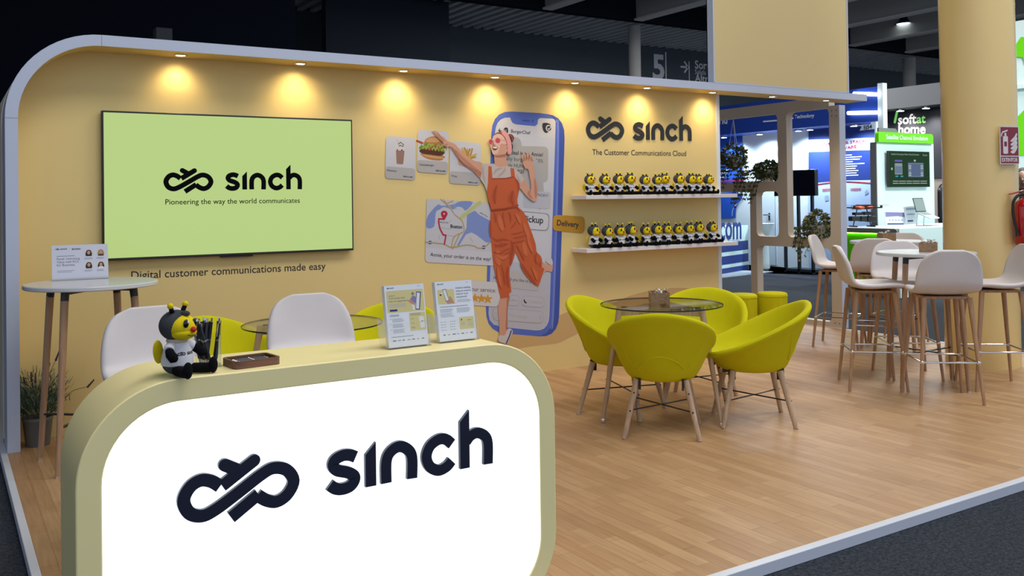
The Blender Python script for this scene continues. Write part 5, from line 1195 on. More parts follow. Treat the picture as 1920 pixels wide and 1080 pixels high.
t = thing('lavender_plant', 'potted lavender in a grey pot at the left foot of the yellow wall', 'plant', (0.168, 0.115, 0))
m = MB(); m.lathe([(0.0, 0.0), (0.066, 0.0), (0.082, 0.15), (0.086, 0.155), (0.086, 0.172), (0.078, 0.172), (0.074, 0.15), (0, 0.15)], 32, close=True); m.build('pot', mat('grey_plant_pot', (0.12, 0.12, 0.125), 0.55), t, sharp=35)
g = random.Random(5); m = MB()
for k in range(1500):
    a = g.uniform(0, 2*PI); r0 = 0.075*math.sqrt(g.random()); h = g.uniform(0.10, 0.31); sp = g.uniform(0.2, 1.1)
    b = Vector((r0*math.cos(a), r0*math.sin(a), 0.15)); q = b + Vector((math.cos(a)*sp*0.10*h/0.25, math.sin(a)*sp*0.075*h/0.25, h*g.uniform(.35, 1.0)))
    q.x = max(q.x, -0.098); q.y = min(q.y, 0.14)
    d = Vector((math.cos(a)*g.uniform(-.2, 1), math.sin(a)*g.uniform(-.2, 1), g.uniform(.3, 1))).normalized(); s = g.uniform(0.03, 0.05); sd = d.cross(Vector((g.uniform(-1, 1), g.uniform(-1, 1), .3))).normalized()*0.0026
    p = q - d*s*0.5; e = q + d*s*0.5; e.x = max(e.x, -0.099)
    m.add([p - sd, p + sd, e + sd*0.4, e - sd*0.4], [(0, 1, 2, 3)], g.choice((0, 0, 1)))
m.build('leaves', [mat('lavender_leaf', (0.05, 0.095, 0.05), 0.7, var=0.4, vscale=30), mat('pale_lavender_leaf', (0.17, 0.24, 0.18), 0.7)], t, sharp=0)
LAV = mat('lavender_flower', (0.085, 0.045, 0.075), 0.8)
for x, y, z, tx_ in ((0.10, -0.02, 0.56, 0.02), (0.055, 0.0, 0.49, 0.015), (-0.01, 0.0, 0.435, 0.0), (-0.03, 0.02, 0.44, 0.0), (-0.065, 0.0, 0.42, -0.01), (-0.03, -0.03, 0.385, 0.0), (-0.09, 0.03, 0.385, 0), (0.27, -0.07, 0.385, 0.05)):
    m = MB(); m.tube(spline([(x*0.3, y*.3, 0.17), (x*0.62, y*.7, 0.17 + (z-0.17)*0.6), (x, y, z-0.055)], 4, False), 0.0018, 5, 0)
    d = Vector((tx_, 0, 0.055)).normalized()
    for k in range(5): m.ball(Vector((x, y, z-0.055)) + d*0.012*k, (0.0072 - 0.0007*k, 0.0072 - 0.0007*k, 0.008), 1, 8, 6)
    m.build('flower_spike', [mat('lavender_stem', (0.12, 0.13, 0.07), 0.7), LAV], t, sharp=60)

# ================================================================== blue stand across the aisle
def U(l): return [(-y, z) for y, z in l]
def FX(x): return frame((x, 0, 0), (0, -1, 0), (0, 0, 1), (-1, 0, 0))
BWALL = mat('white_stand_wall', (0.72, 0.80, 0.86), 0.6); BBLU = mat('royal_blue_panel', (0.016, 0.055, 0.36), 0.5); BDRK = mat('deep_blue_panel', (0.014, 0.035, 0.20), 0.5)
BTXT = flat('white_text', (0.70, 0.76, 0.85)); BTXR = flat('red_text', (0.42, 0.015, 0.06)); BPAL = flat('pale_blue', (0.46, 0.58, 0.80)); BICO = flat('icon_grey', (0.30, 0.38, 0.55))
m = MB(); fl = [(11.647,6.071),(13.192,6.303),(14.79,6.797),(16.592,7.407)]
m.add([(x, y, z) for z in (-0.047, -0.03) for x, y in fl + [(14.6, 4.4), (14.6, 11.0), (11.2, 11.0)]], [(0, 1, 2, 3, 4, 5, 6), (7, 8, 9, 10, 11, 12, 13)] + [(i, (i+1) % 7, 7+(i+1) % 7, 7+i) for i in range(7)]); struct(m.build('floor_neighbour', mat('pale_blue_carpet', (0.30, 0.37, 0.44), 0.9)), 'pale raised floor of the blue stand', 'floor')
m = MB(); m.box((14.5, 4.72, -0.03), (14.65, 10.6, 2.93)); struct(m.build('wall_neighbour', BWALL), 'white wall of the blue stand', 'wall')
m = MB(); m.box((13.80, 4.06, -0.046), (13.92, 4.165, 3.42)); tag(m.build('stand_post', BWALL), 'white end post of the blue stand left of the slate board', 'post')
t = thing('blue_header', 'tall royal blue header board with white lettering over the blue stand', 'header board', (0, 0, 0))
hd = U([(8.049,2.903),(4.167,2.743),(4.155,3.367)])
m = MB(); m.box((13.8, 4.17, 2.76), (13.95, 10.6, 3.37)); m.box((13.95, 4.75, 2.76), (14.39, 10.6, 2.82)); m.build('board', BBLU, t)
m = MB(); m.text('World', FX(13.8), *U([(8.43,3.006),(7.813,2.993)]), 0.004, 0, 0.03); m.text('Technology', FX(13.8), *U([(6.024,2.948),(5.551,2.939)]), 0.004, 0, 0.02); m.stroke(U([(6.826,2.954),(6.465,2.947)]), 0.03, FX(13.8), 0.004); m.stroke(U([(6.129,2.961),(6.05,2.96)]), 0.03, FX(13.8), 0.004); m.build('lettering', BTXT, t, sharp=0)
STRIP = mat('cool_light_strip', (1, 1, 1), 0.5, emit=(0.85, 0.95, 1.0), estr=3.5)
for k, (q, lab) in enumerate((('u', 'upper lit white light bar on the blue header'), ('l', 'lower lit white light bar on the blue header'))):
    a, b = (U([(4.621,3.286),(4.132,3.22)]), U([(4.754,2.944),(4.139,2.9)]))[k]
    m = MB(); m.tube([(13.75, -a[0], a[1]), (13.75, -b[0], b[1])], 0.035, 10); tag(m.build('light_bar', STRIP), lab, 'lamp', 'light bars on the blue header')
COOL = mat('cool_lamp_lens_small', (1, 1, 1), 0.5, emit=(0.75, 0.9, 1.0), estr=8)
for (px, lab) in (([(8.241,2.929)], 'over the left blue panel'), ([(7.223,2.888)], 'over the white wall'), ([(6.21,2.855)], 'over the dark screen'), ([(5.923,2.844)], 'right of the dark screen'), ([(4.916,2.796)], 'over the red lettering')):
    y = px[0][0]
    t = thing('spot_lamp', 'small lit spot lamp of the blue stand ' + lab, 'lamp', (14.12, y, 2.76), 0, 'spot lamps of the blue stand')
    m = MB(); m.lathe([(0.075, 0), (0.075, -0.03), (0.06, -0.035)], 16); m.build('ring', CHROME, t); m = MB(); m.lathe([(0.0, -0.037), (0.06, -0.037)], 16, close=True); m.build('lens', COOL, t)
    l = bpy.data.lights.new('spot_beam', 'SPOT'); l.energy = 130; l.color = (0.72, 0.87, 1.0); l.spot_size = math.radians(150); l.spot_blend = 0.9; l.shadow_soft_size = 0.06
    lo = bpy.data.objects.new('spot_beam', l); COL.objects.link(lo); lo.parent = t; lo.location = (0, 0, -0.06); lo.rotation_euler = (0, math.radians(-6), 0)
# printed panels
P145 = FX(14.5)
t = thing('printed_banner', 'blue and white printed panel with red capital lettering', 'panel', (0, 0, 0))
m = MB(); c = U([(6.305,2.808),(4.746,2.773),(4.786,0.7),(6.355,0.338)]); X0, X1 = c[0][0], c[1][0]
m.prism([(X0, 0.0), (X1, 0.0), (X1, 2.74), (X0, 2.74)], P145, 0.002, 0.02); m.build('board', BPAL, t)
m = MB(); bl = U([(6.261,2.825),(6.266,2.569),(4.736,2.513),(4.732,2.732),(6.271,2.322),(4.741,2.284),(4.752,1.727),(5.465,1.734),(6.284,1.691)])
m.poly([bl[0], bl[1], bl[2], bl[3]], P145, 0.022, 0); m.poly([bl[4], bl[5], bl[6], bl[7], bl[8]], P145, 0.022, 0)
m.poly(U([(5.06,2.665),(5.011,2.743),(4.731,2.761),(4.733,2.672)]), P145, 0.024, 1); m.text('5J54', P145, *U([(4.971,2.679),(4.785,2.688)]), 0.026, 2, 0.03)
m.text('NTN PHY & STACK', P145, *U([(5.891,2.424),(4.923,2.434)]), 0.026, 3, 0.02, 0.72); m.text('SOFTWARE', P145, *U([(5.753,2.301),(5.126,2.34)]), 0.026, 3, 0.02, 0.72)
m.stroke(spline(U([(6.285,1.637),(5.906,1.682),(5.404,1.707),(4.753,1.657)]), 5, False), 0.02, P145, 0.026, 3)
for k in range(10):
    y0 = [(5.382,2.215),(5.389,1.825)]; zz = y0[0][1] + (y0[1][1]-y0[0][1])*k/9
    m.stroke([(-y0[0][0], zz), (-y0[0][0] + (0.14, 0.36, 0.32, 0.16, 0.42, 0.25, 0.22, 0.28, 0.24, 0.28)[k], zz)], 0.018, P145, 0.026, 1)
for q in (U([(5.285,1.566),(5.046,1.572)]), U([(5.286,1.536),(5.046,1.542)]), U([(5.946,1.567),(5.755,1.574)]), U([(5.947,1.535),(5.755,1.543)])): m.stroke(q, 0.012, P145, 0.026, 3)
for q in (U([(4.965,1.501),(4.917,1.55),(4.883,1.479),(4.966,1.44)]), U([(5.279,1.25),(5.219,1.26),(5.22,1.199),(5.28,1.188)]), U([(5.885,1.44),(5.795,1.449),(5.797,1.345),(5.887,1.335)])): m.poly(q, P145, 0.026, 4)
m.build('print', [BDRK, BTXT, INK, BTXR, BICO], t, sharp=0)
t = thing('printed_banner', 'blue printed panel of the blue stand, left behind the hanging ivy', 'panel', (0, 0, 0))
m = MB(); m.poly(U([(8.965,2.882),(8.043,2.865),(8.067,1.718),(8.99,1.702)]), P145, 0.02, 0); m.poly(U([(8.993,1.533),(8.259,1.547),(8.072,1.475),(8.074,1.405),(8.201,1.313),(8.267,1.173),(8.287,0.974),(9.006,0.943)]), P145, 0.02, 0)
m.text('SOLUTIONS', P145, *U([(9.239,2.791),(8.554,2.777)]), 0.024, 1, 0.03)
for k in range(4):
    q = U([(8.75,2.031),(8.752,1.912)]); m.stroke([(q[0][0], q[0][1] - 0.05*k), (q[0][0] + 0.3 - .05*k, q[0][1] - 0.05*k)], 0.02, P145, 0.024, 1)
m.stroke(U([(8.988,1.786),(8.066,1.788)]), 0.03, P145, 0.024, 2); m.stroke(spline(U([(8.381,1.02),(8.363,1.149),(8.265,1.266),(8.106,1.336)]), 4, False), 0.012, P145, 0.024, 1)
m.build('print', [mat('bright_blue_panel', (0.018, 0.09, 0.50), 0.5), BTXT, BTXR], t, sharp=0)
m = MB(); dq = U([(7.681,1.881),(7.152,1.866)]); m.prism([(dq[0][0], 0), (dq[1][0], 0), (dq[1][0], 2.05), (dq[0][0], 2.05)], P145, 0.0, 0.012); d = struct(m.build('door_1', mat('pale_door', (0.66, 0.74, 0.82), 0.5)), 'white store room door of the blue stand', 'door')
hq = [(7.315,1.052)][0]
m = MB(); m.cyl((14.43, hq[0], hq[1]), (14.49, hq[0], hq[1]), 0.015); m.cyl((14.43, hq[0], hq[1]), (14.43, hq[0] + 0.12, hq[1]), 0.012); m.box((14.47, hq[0] - 0.02, hq[1] - 0.12), (14.49, hq[0] + 0.02, hq[1] + 0.04)); m.build('door_handle', CHROME, d)
m = MB()
for yy in (dq[0][0], dq[1][0]): m.box((14.482, -yy - 0.006, 0), (14.489, -yy + 0.006, 2.05))
m.build('door_joint', BICO, d)
# rack with dark monitor
rk = [(6.144,0.155),(5.489,0.249),(6.055,1.935),(5.318,1.442),(6.065,1.45)]
ya, yb = rk[0][0], rk[1][0]
t = thing('monitor_rack', 'black open rack carrying a dark flat monitor', 'rack', (0, 0, 0))
BR = mat('dark_rack_metal', (0.012, 0.016, 0.024), 0.5)
for y in (ya, (ya+yb)/2, yb):
    m = MB(); m.box((13.6, y-0.024, -0.03), (13.65, y+0.024, 1.62)); m.build('leg', BR, t)
for z in (0.02, 0.82): m = MB(); m.box((13.6, yb-0.024, z-0.025), (13.95, ya+0.024, z+0.025)); m.build('shelf', BR, t)
m = MB(); m.box((13.50, rk[3][0], rk[3][1]), (13.599, rk[2][0] + 0.25, rk[2][1])); tag(m.build('monitor', mat('dark_monitor', (0.004, 0.006, 0.012), 0.15), bevel=0.01), 'dark switched off monitor on the black rack', 'monitor')
m = MB(); pq = [(6.78,0.064)][0]; m.lathe([(0.0, -0.03), (0.10, -0.03), (0.12, 0.0), (0.10, 0.5), (0.2, 0.86), (0.22, 0.9), (0, 0.9)], 24); tag(m.build('podium', mat('mint_podium', (0.62, 0.74, 0.72), 0.4), loc=(13.7, pq[0], 0)), 'small white podium before the store room door', 'podium')
# white and blue reception desk with .com lettering
QO = (12.31, 6.575, 20.6)
an = math.radians(20.6)
FQ = frame((12.31, 6.575, 0), (math.cos(an), math.sin(an), 0), (0, 0, 1), (math.sin(an), -math.cos(an), 0))
cq = [(-0.248,0.8736),(1.3247,0.8612),(1.3264,-0.0612),(-0.0447,-0.0567),(-0.0253,0.4802),(1.3462,0.4447)]
t = thing('com_desk', 'pale mint and blue striped desk lettered com across the aisle', 'counter', (0, 0, 0))
xa, xb, zt = cq[0][0], cq[2][0], cq[1][1]
m = MB(); m.prism([(xa, -0.03), (xb, -0.03), (xb, zt), (xa, zt)], FQ, 0.0, -0.5); m.build('body', mat('mint_white_board', (0.55, 0.72, 0.72), 0.5), t)
m = MB()
for za, zb in ((0.38, 0.56), (0.14, 0.30), (-0.03, 0.07)): m.poly([(xa, za), (xb - 0.02, za), (xb - 0.02, zb), (xa, zb)], FQ, 0.004, 0)
m.text('.com', FQ, *[(-0.1625,0.6335),(0.9804,0.6111)], 0.004, 0, 0.02, 1.15); m.text('Technology', FQ, *[(0.3417,0.5396),(0.8993,0.5351)], 0.004, 1, 0.0); m.stroke([(0.1465,0.5639),(0.2932,0.5624)], 0.012, FQ, 0.004, 1); m.build('print', [BDRK, BICO], t, sharp=0)

# ================================================================== dark softathome stand far behind
SL = mat('slate_board', (0.032, 0.036, 0.05), 0.6); SLG = mat('grey_fascia', (0.20, 0.205, 0.21), 0.6)
F24 = FX(24.0)
t = thing('slate_stand', 'dark slate stand board with white and green softathome lettering', 'stand', (0, 0, 0))
m = MB(); m.box((24.0, 8.0, 1.9), (24.3, 11.65, 3.95)); m.build('board', SL, t)
m = MB(); m.box((23.3, 8.0, 3.95), (24.3, 11.65, 4.55)); m.build('fascia', SLG, t)
m = MB(); m.box((24.02, 8.0, -0.04), (24.3, 11.65, 1.9)); m.build('lower_wall', mat('warm_stand_wall', (0.42, 0.36, 0.32), 0.6), t)
m = MB(); m.text('soft', F24, *U([(10.882,3.546),(10.275,3.53)]), 0.02, 0, 0.022); m.text('at', F24, *U([(10.266,3.53),(9.984,3.523)]), 0.02, 1, 0.022); m.text('home', F24, *U([(10.878,3.258),(9.99,3.213)]), 0.02, 0, 0.022)
m.stroke(U([(10.891,3.978),(10.988,3.618)]), 0.08, F24, 0.02, 1, cap=(1, 1))
m.build('lettering', [mat('bright_white_letter', (0.8, 0.8, 0.8), 0.5, emit=(1, 1, 1), estr=0.45), mat('bright_green_letter', (0.2, 0.6, 0.15), 0.5, emit=(0.25, 0.75, 0.2), estr=0.45)], t, sharp=0)
for px, lab in (([(10.528,4.179)], 'left'), ([(9.708,4.083)], 'right')):
    t = thing('spot_lamp', 'lit lamp over the slate stand board, the ' + lab + ' one', 'lamp', (23.6, px[0][0], 3.95), 0, 'lamps of the slate stand')
    m = MB(); m.lathe([(0.13, 0), (0.13, -0.05), (0.10, -0.06)], 16); m.build('ring', CHROME, t); m = MB(); m.lathe([(0.0, -0.062), (0.10, -0.062)], 16, close=True); m.build('lens', mat('warm_lamp_lens_small', (1, 1, 1), 0.5, emit=(1, 0.95, 0.85), estr=10), t)
    l = bpy.data.lights.new('spot_beam', 'SPOT'); l.energy = 160; l.color = (1, 0.93, 0.82); l.spot_size = math.radians(140); l.spot_blend = 0.9; l.shadow_soft_size = 0.1
    lo = bpy.data.objects.new('spot_beam', l); COL.objects.link(lo); lo.parent = t; lo.location = (0, 0, -0.1)

# ================================================================== kiosk with green header and its counter
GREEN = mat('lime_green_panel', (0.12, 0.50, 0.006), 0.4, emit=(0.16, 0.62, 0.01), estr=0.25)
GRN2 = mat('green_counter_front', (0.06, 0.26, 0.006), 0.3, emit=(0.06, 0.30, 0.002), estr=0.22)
MINT = mat('mint_white_laminate', (0.72, 0.86, 0.86), 0.35); GREY = mat('grey_laminate', (0.20, 0.20, 0.21), 0.5)
KX, KY = 11.35, 2.06
t = thing('kiosk_counter', 'mint white counter with a lit green side in a grey frame', 'counter', (0, 0, 0))
m = MB(); m.box((KX, KY, -0.047), (14.4, 3.14, 0.955)); m.build('body', MINT, t, bevel=0.006)
FK = FX(KX)
m = MB(); ou = rrect(-3.14, -KY - 0.02, -0.03, 0.95, 0.05); ii = rrect(-3.07, -KY - 0.09, 0.10, 0.88, 0.03); n = len(ou)
m.add([FK(x, y, hh) for hh in (0.001, 0.03) for x, y in ou + ii], [(i, (i+1) % n, n+(i+1) % n, n+i) for i in range(n)] + [(2*n+i, 2*n+(i+1) % n, 3*n+(i+1) % n, 3*n+i) for i in range(n)] + [(i, (i+1) % n, 2*n+(i+1) % n, 2*n+i) for i in range(n)] + [(n+i, n+(i+1) % n, 3*n+(i+1) % n, 3*n+i) for i in range(n)]); m.build('side_frame', GREY, t, sharp=30)
m = MB(); m.prism(ii, FK, 0.001, 0.006); m.build('green_panel', GRN2, t)
m = MB(); m.box((KX - 0.027, KY + 0.09, 0.872), (KX - 0.008, 3.07, 0.88)); m.box((KX - 0.027, KY + 0.09, 0.10), (KX - 0.008, 3.07, 0.106)); m.build('light_strip', mat('green_light_strip', (0.3, 0.9, 0.05), 0.5, emit=(0.45, 1.0, 0.05), estr=16), t)
for x in (13.02, 13.12):
    m = MB(); m.tube([(x, KY, 0.80), (x, KY - 0.03, 0.79), (x, KY - 0.03, 0.68), (x, KY, 0.67)], 0.006, 8); m.build('door_handle', CHROME, t)
t = thing('kiosk_tower', 'white kiosk tower with a bright green header lettered Satellite Channel Emulation', 'kiosk', (0, 0, 0))
F33 = XZ(3.3)
m = MB(); m.box((12.57, 3.3, -0.046), (14.10, 3.42, 2.30)); m.build('tower', MINT, t, bevel=0.004)
m = MB(); m.box((12.555, 3.305, -0.046), (12.568, 3.42, 2.30)); m.build('side_panel', GREY, t)
m = MB(); m.rrect(12.55, 14.02, 2.30, 2.465, (0.0, 0.0, 0.06, 0.04), F33, -0.02, 0, 0.05); m.build('header', GREEN, t, sharp=30)
m = MB(); m.text('Satellite Channel Emulation', F33, (12.74, 2.352), (13.86, 2.352), 0.054, 0, 0.02); m.build('header_lettering', mat('kiosk_letter_white', (0.75, 0.85, 0.75), 0.5), t, sharp=0)
m = MB(); m.rrect(12.75, 13.25, 2.30, 2.545, (0, 0, 0.08, 0.0), F33, -0.12, 0, -0.09); m.build('back_panel', GREY, t, sharp=30)
tv = [(12.756,1.57),(13.86,1.566),(13.878,2.165),(12.772,2.168)]
t = thing('kiosk_screen', 'screen with a green black diagram on the white kiosk', 'screen', (0, 0, 0))
m = MB(); x0, x1, z0, z1 = tv[0][0], tv[1][0], tv[1][1], tv[3][1] - 0.01
m.box((x0, 3.22, z0), (x1, 3.26, z1)); m.build('casing', BLACK, t, bevel=0.004)
m = MB(); m.box((x0 + 0.2, 3.26, z0 + 0.1), (x1 - 0.2, 3.30, z1 - 0.1)); m.build('bracket', BLACK, t)
F32 = XZ(3.22); W_ = x1 - x0; H_ = z1 - z0
def K(u, v): return (x0 + u*W_, z0 + v*H_)
m = MB(); m.poly([K(.01, .015), K(.99, .015), K(.99, .985), K(.01, .985)], F32, 0.001, 0)
def KR(u0, u1, v0, v1, c, h=0.002, r=0.01): a, b = K(u0, v0), K(u1, v1); m.rrect(a[0], b[0], a[1], b[1], r, F32, h, c)
m.text('Satellite & Aerospace Radio Channel Emulator', F32, K(.06, .89), K(.74, .89), 0.002, 1); m.text('Results', F32, K(.83, .88), K(.94, .88), 0.002, 1)
KR(.14, .32, .70, .755, 2); KR(.14, .32, .35, .66, 3); KR(.15, .31, .38, .58, 4, 0.003); KR(.15, .22, .28, .32, 5); KR(.27, .34, .28, .32, 5); KR(.46, .84, .28, .68, 4); KR(.54, .76, .31, .65, 6, 0.003)
for v in (.57, .51, .37, .31):
    KR(.475, .53, v, v+.04, 1, 0.003); KR(.77, .825, v, v+.04, 1, 0.003)
KR(.60, .65, .71, .77, 1, 0.003, 0.02); KR(.05, .09, .47, .54, 1, 0.003, 0.02)
[m.stroke([K(a, v), K(b, v)], 0.012, F32, 0.002, 1) for v in (.165, .105) for a, b in ((.09, .22), (.235, .40), (.415, .55), (.565, .74), (.755, .92))]
def scr(n, c): return mat('kiosk_screen_' + n, (0.004, 0.004, 0.004), 0.5, emit=c, estr=0.8, spec=0.1)
m.build('picture', [scr('dark', (0.006, 0.035, 0.008)), scr('white', (0.42, 0.45, 0.45)), scr('violet', (0.12, 0.10, 0.40)), scr('grey', (0.25, 0.32, 0.34)), scr('blue', (0.14, 0.19, 0.30)), scr('cyan', (0.05, 0.30, 0.40)), scr('mid', (0.09, 0.13, 0.24))], t, sharp=0)
kl = bpy.data.lights.new('kiosk_fill', 'SPOT'); kl.energy = 900; kl.color = (0.86, 1.0, 0.98); kl.spot_size = math.radians(75); kl.spot_blend = 0.8; kl.shadow_soft_size = 0.15  # unseen light added to brighten the kiosk front
ko = bpy.data.objects.new('kiosk_fill', kl); COL.objects.link(ko); ko.location = (12.3, -1.5, 5.2); ko.rotation_euler = (Vector((13.0, 3.3, 1.4)) - Vector((12.3, -1.5, 5.2))).to_track_quat('-Z', 'Y').to_euler()
# laptop
lp = [(13.177,3.028),(13.823,3.129)]
lx = (lp[0][0] + lp[1][0])/2 + 0.10; ly = 2.9
t = thing('laptop', 'open silver laptop raised on a stand on the kiosk counter', 'laptop', (12.57, 2.50, 0.957), 0.12)
SIL = mat('silver_laptop', (0.62, 0.70, 0.72), 0.35, 0.3)
RX = Matrix.Translation((0, 0.02, 0.205)) @ Matrix.Rotation(0.42, 4, 'X')
m = MB(); m.box((-0.155, -0.22, -0.008), (0.155, 0.0, 0.008), 0, RX); m.build('base', SIL, t, bevel=0.003)
m = MB(); m.box((-0.135, -0.11, 0.0082), (0.135, -0.015, 0.009), 0, RX); m.build('keyboard', mat('grey_keys', (0.22, 0.27, 0.28), 0.6), t)
RL = Matrix.Translation((0, 0.024, 0.212)) @ Matrix.Rotation(-0.25, 4, 'X')
m = MB(); m.box((-0.155, 0.0, 0.0), (0.155, 0.008, 0.225), 0, RL); m.build('lid', BLACK, t)
m = MB(); m.box((-0.145, -0.001, 0.015), (0.145, 0.0, 0.215), 0, RL); m.build('display', mat('pale_laptop_display', (0.05, 0.06, 0.06), 0.3, emit=(0.30, 0.40, 0.40), estr=0.7), t)
for x in (-0.12, 0.10): m = MB(); m.stroke([(-0.20, 0.005), (0.05, 0.005), (0.03, 0.19), (-0.14, 0.125)], 0.010, frame((x, 0, 0), (0, 1, 0), (0, 0, 1), (1, 0, 0)), 0, 0, 0.02); m.build('riser', SIL, t)
# leaflets on the kiosk counter
for (q, lab, vio) in (([(11.989,0.986),(12.493,0.973),(12.484,1.165),(11.982,1.183)], 'violet topped leaflet standing left on the kiosk counter', 1), ([(12.476,0.974),(12.776,0.975),(12.743,1.262),(12.403,1.258)], 'white upright leaflet standing before the laptop', 0)):
    y = 2.75 if vio else 2.72
    t = thing('standing_leaflet', lab, 'leaflet', (0, 0, 0)); Fz = XZ(y)
    m = MB(); m.prism(q, Fz, -0.006, 0.0); m.build('card', PAPER, t)
    cx, cz = sum(p[0] for p in q)/4, sum(p[1] for p in q)/4
    m = MB()
    def LQ(u, v): 
        a = [q[0][k] + (q[1][k]-q[0][k])*u for k in (0, 1)]; b = [q[3][k] + (q[2][k]-q[3][k])*u for k in (0, 1)]
        return (a[0] + (b[0]-a[0])*v, a[1] + (b[1]-a[1])*v)
    if vio:
        m.poly([LQ(.03, .97), LQ(.97, .97), LQ(.97, .60), LQ(.6, .68), LQ(.03, .60)], Fz, 0.002, 0)
        for k in range(5): m.poly([LQ(.18+.15*k, .30), LQ(.26+.15*k, .30), LQ(.26+.15*k, .40), LQ(.18+.15*k, .40)], Fz, 0.002, 1)
        m.stroke([LQ(.1, .05), LQ(.9, .05)], 0.02, Fz, 0.002, 2)
    else:
        m.stroke([LQ(.15, .85), LQ(.85, .85)], 0.03, Fz, 0.002, 1); m.stroke([LQ(.15, .55), LQ(.75, .55)], 0.02, Fz, 0.002, 1); m.poly([LQ(.12, .15), LQ(.58, .15), LQ(.58, .23), LQ(.12, .23)], Fz, 0.002, 2)
    m.build('print', [PRP, BICO, PRB], t, sharp=0)
# drone
t = thing('drone', 'orange and black drone standing on the kiosk counter', 'drone', (11.66, 2.92, 0.957), -0.5, None, 0.82)
DO = mat('orange_drone_shell', (0.50, 0.07, 0.012), 0.35); DB = mat('drone_black', (0.008, 0.008, 0.01), 0.5)
m = MB(); m.ball((-0.06, 0, 0.36), (0.12, 0.10, 0.04), nu=16, nv=10); m.ball((0.13, 0, 0.36), (0.09, 0.09, 0.036), nu=16, nv=10); m.build('shell', DO, t)
m = MB(); m.box((-0.10, -0.06, 0.385), (0.16, 0.06, 0.415)); m.box((0.0, -0.05, 0.33), (0.06, 0.05, 0.40)); m.build('deck', DB, t, bevel=0.006)
for a in range(4):
    r = PI/4 + a*PI/2; c, s = math.cos(r), math.sin(r)
    m = MB(); m.cyl((0.08*c, 0.08*s, 0.355), (0.36*c, 0.36*s, 0.36), 0.012, n=8); m.cyl((0.36*c, 0.36*s, 0.35), (0.36*c, 0.36*s, 0.40), 0.022, n=12); ar = m.build('arm', DB, t)
    m = MB(); m.box((-0.17, -0.012, 0), (0.17, 0.012, 0.004), 0, Matrix.Translation((0.36*c, 0.36*s, 0.402)) @ Matrix.Rotation(0.4 + a, 4, 'Z')); m.build('propeller', DB, ar)
for sx in (-1, 1):
    m = MB(); m.cyl((sx*0.09, 0, 0.34), (sx*0.17, 0, 0.014), 0.010, n=8); m.cyl((sx*0.17, -0.17, 0.012), (sx*0.17, 0.17, 0.012), 0.012, n=8); m.build('skid', DB, t)
m = MB(); m.box((-0.16, -0.07, 0.22), (-0.0, 0.07, 0.27)); m.box((0.02, -0.07, 0.22), (0.19, 0.07, 0.28)); m.build('battery', DB, t, bevel=0.006)
m = MB(); m.box((-0.23, -0.08, 0.11), (-0.06, 0.08, 0.20)); m.box((-0.05, -0.08, 0.10), (0.07, 0.08, 0.20)); m.box((0.08, -0.08, 0.09), (0.24, 0.08, 0.20)); m.build('camera_pod', DB, t, bevel=0.012)

# green and white stand at the right edge
t = thing('green_stand_wall', 'white stand wall with a green letter and green corner at the right edge', 'stand', (0, 0, 0))
F146 = FX(14.6)
m = MB(); m.box((14.6, -1.6, -0.04), (14.8, 2.6, 4.25)); m.build('wall', MINT, t)
m = MB(); m.poly(U([(2.288,2.428),(2.178,2.639),(1.676,3.107),(1.696,2.048),(2.295,2.059)]), F146, 0.012, 0); m.poly(U([(2.305,1.533),(2.22,1.356),(1.997,1.674),(2.011,0.94),(2.316,0.935)]), F146, 0.012, 0)
m.text('A', F146, *U([(2.31,3.635),(1.869,3.532)]), 0.02, 0, 0.06); m.build('print', GREEN, t, sharp=0)
m = MB(); ww = [(2.18,3.189),(1.922,3.16)]; m.box((14.55, -1.6, ww[0][1] - 0.05), (14.6, 2.6, ww[0][1] + 0.02)); m.build('ledge', MINT, t)
m = MB(); m.box((12.85, -1.2, -0.045), (13.6, 1.35, 0.83)); lowc = m.build('green_low_counter', GREY); tag(lowc, 'low lit green counter behind the right bar stool', 'counter')
m = MB(); m.box((12.84, -1.15, 0.12), (12.85, 1.3, 0.80)); m.build('green_panel', GREEN, lowc)
# chair shape standing in for a figure in black between kiosk and pillar
t = thing('chair_stand_in', 'black chair back showing between the kiosk and the pillar', 'chair', (15.56, 3.98, -0.04), 0.0, None, 0.85)
m = MB(); m.prism(rrect(-0.26, 0.26, 1.02, 1.98, 0.2), frame((0, 0, 0), (1, 0, 0), (0, 0, 1), (0, -1, 0)), 0.0, -0.09); m.build('backrest', mat('black_leather', (0.006, 0.006, 0.008), 0.35), t, sharp=40, bevel=0.02)
m = MB(); m.box((-0.26, -0.45, 0.9), (0.26, 0.05, 1.0)); m.build('seat', MATS['black_leather'], t, bevel=0.03)
m = MB(); m.cyl((0, -0.2, 0.05), (0, -0.2, 0.9), 0.03)
for k in range(5): m.cyl((0, -0.2, 0.06), (0.3*math.cos(k*1.257), -0.2 + 0.3*math.sin(k*1.257), 0.03), 0.025, 0.015)
m.build('base', CHROME, t)

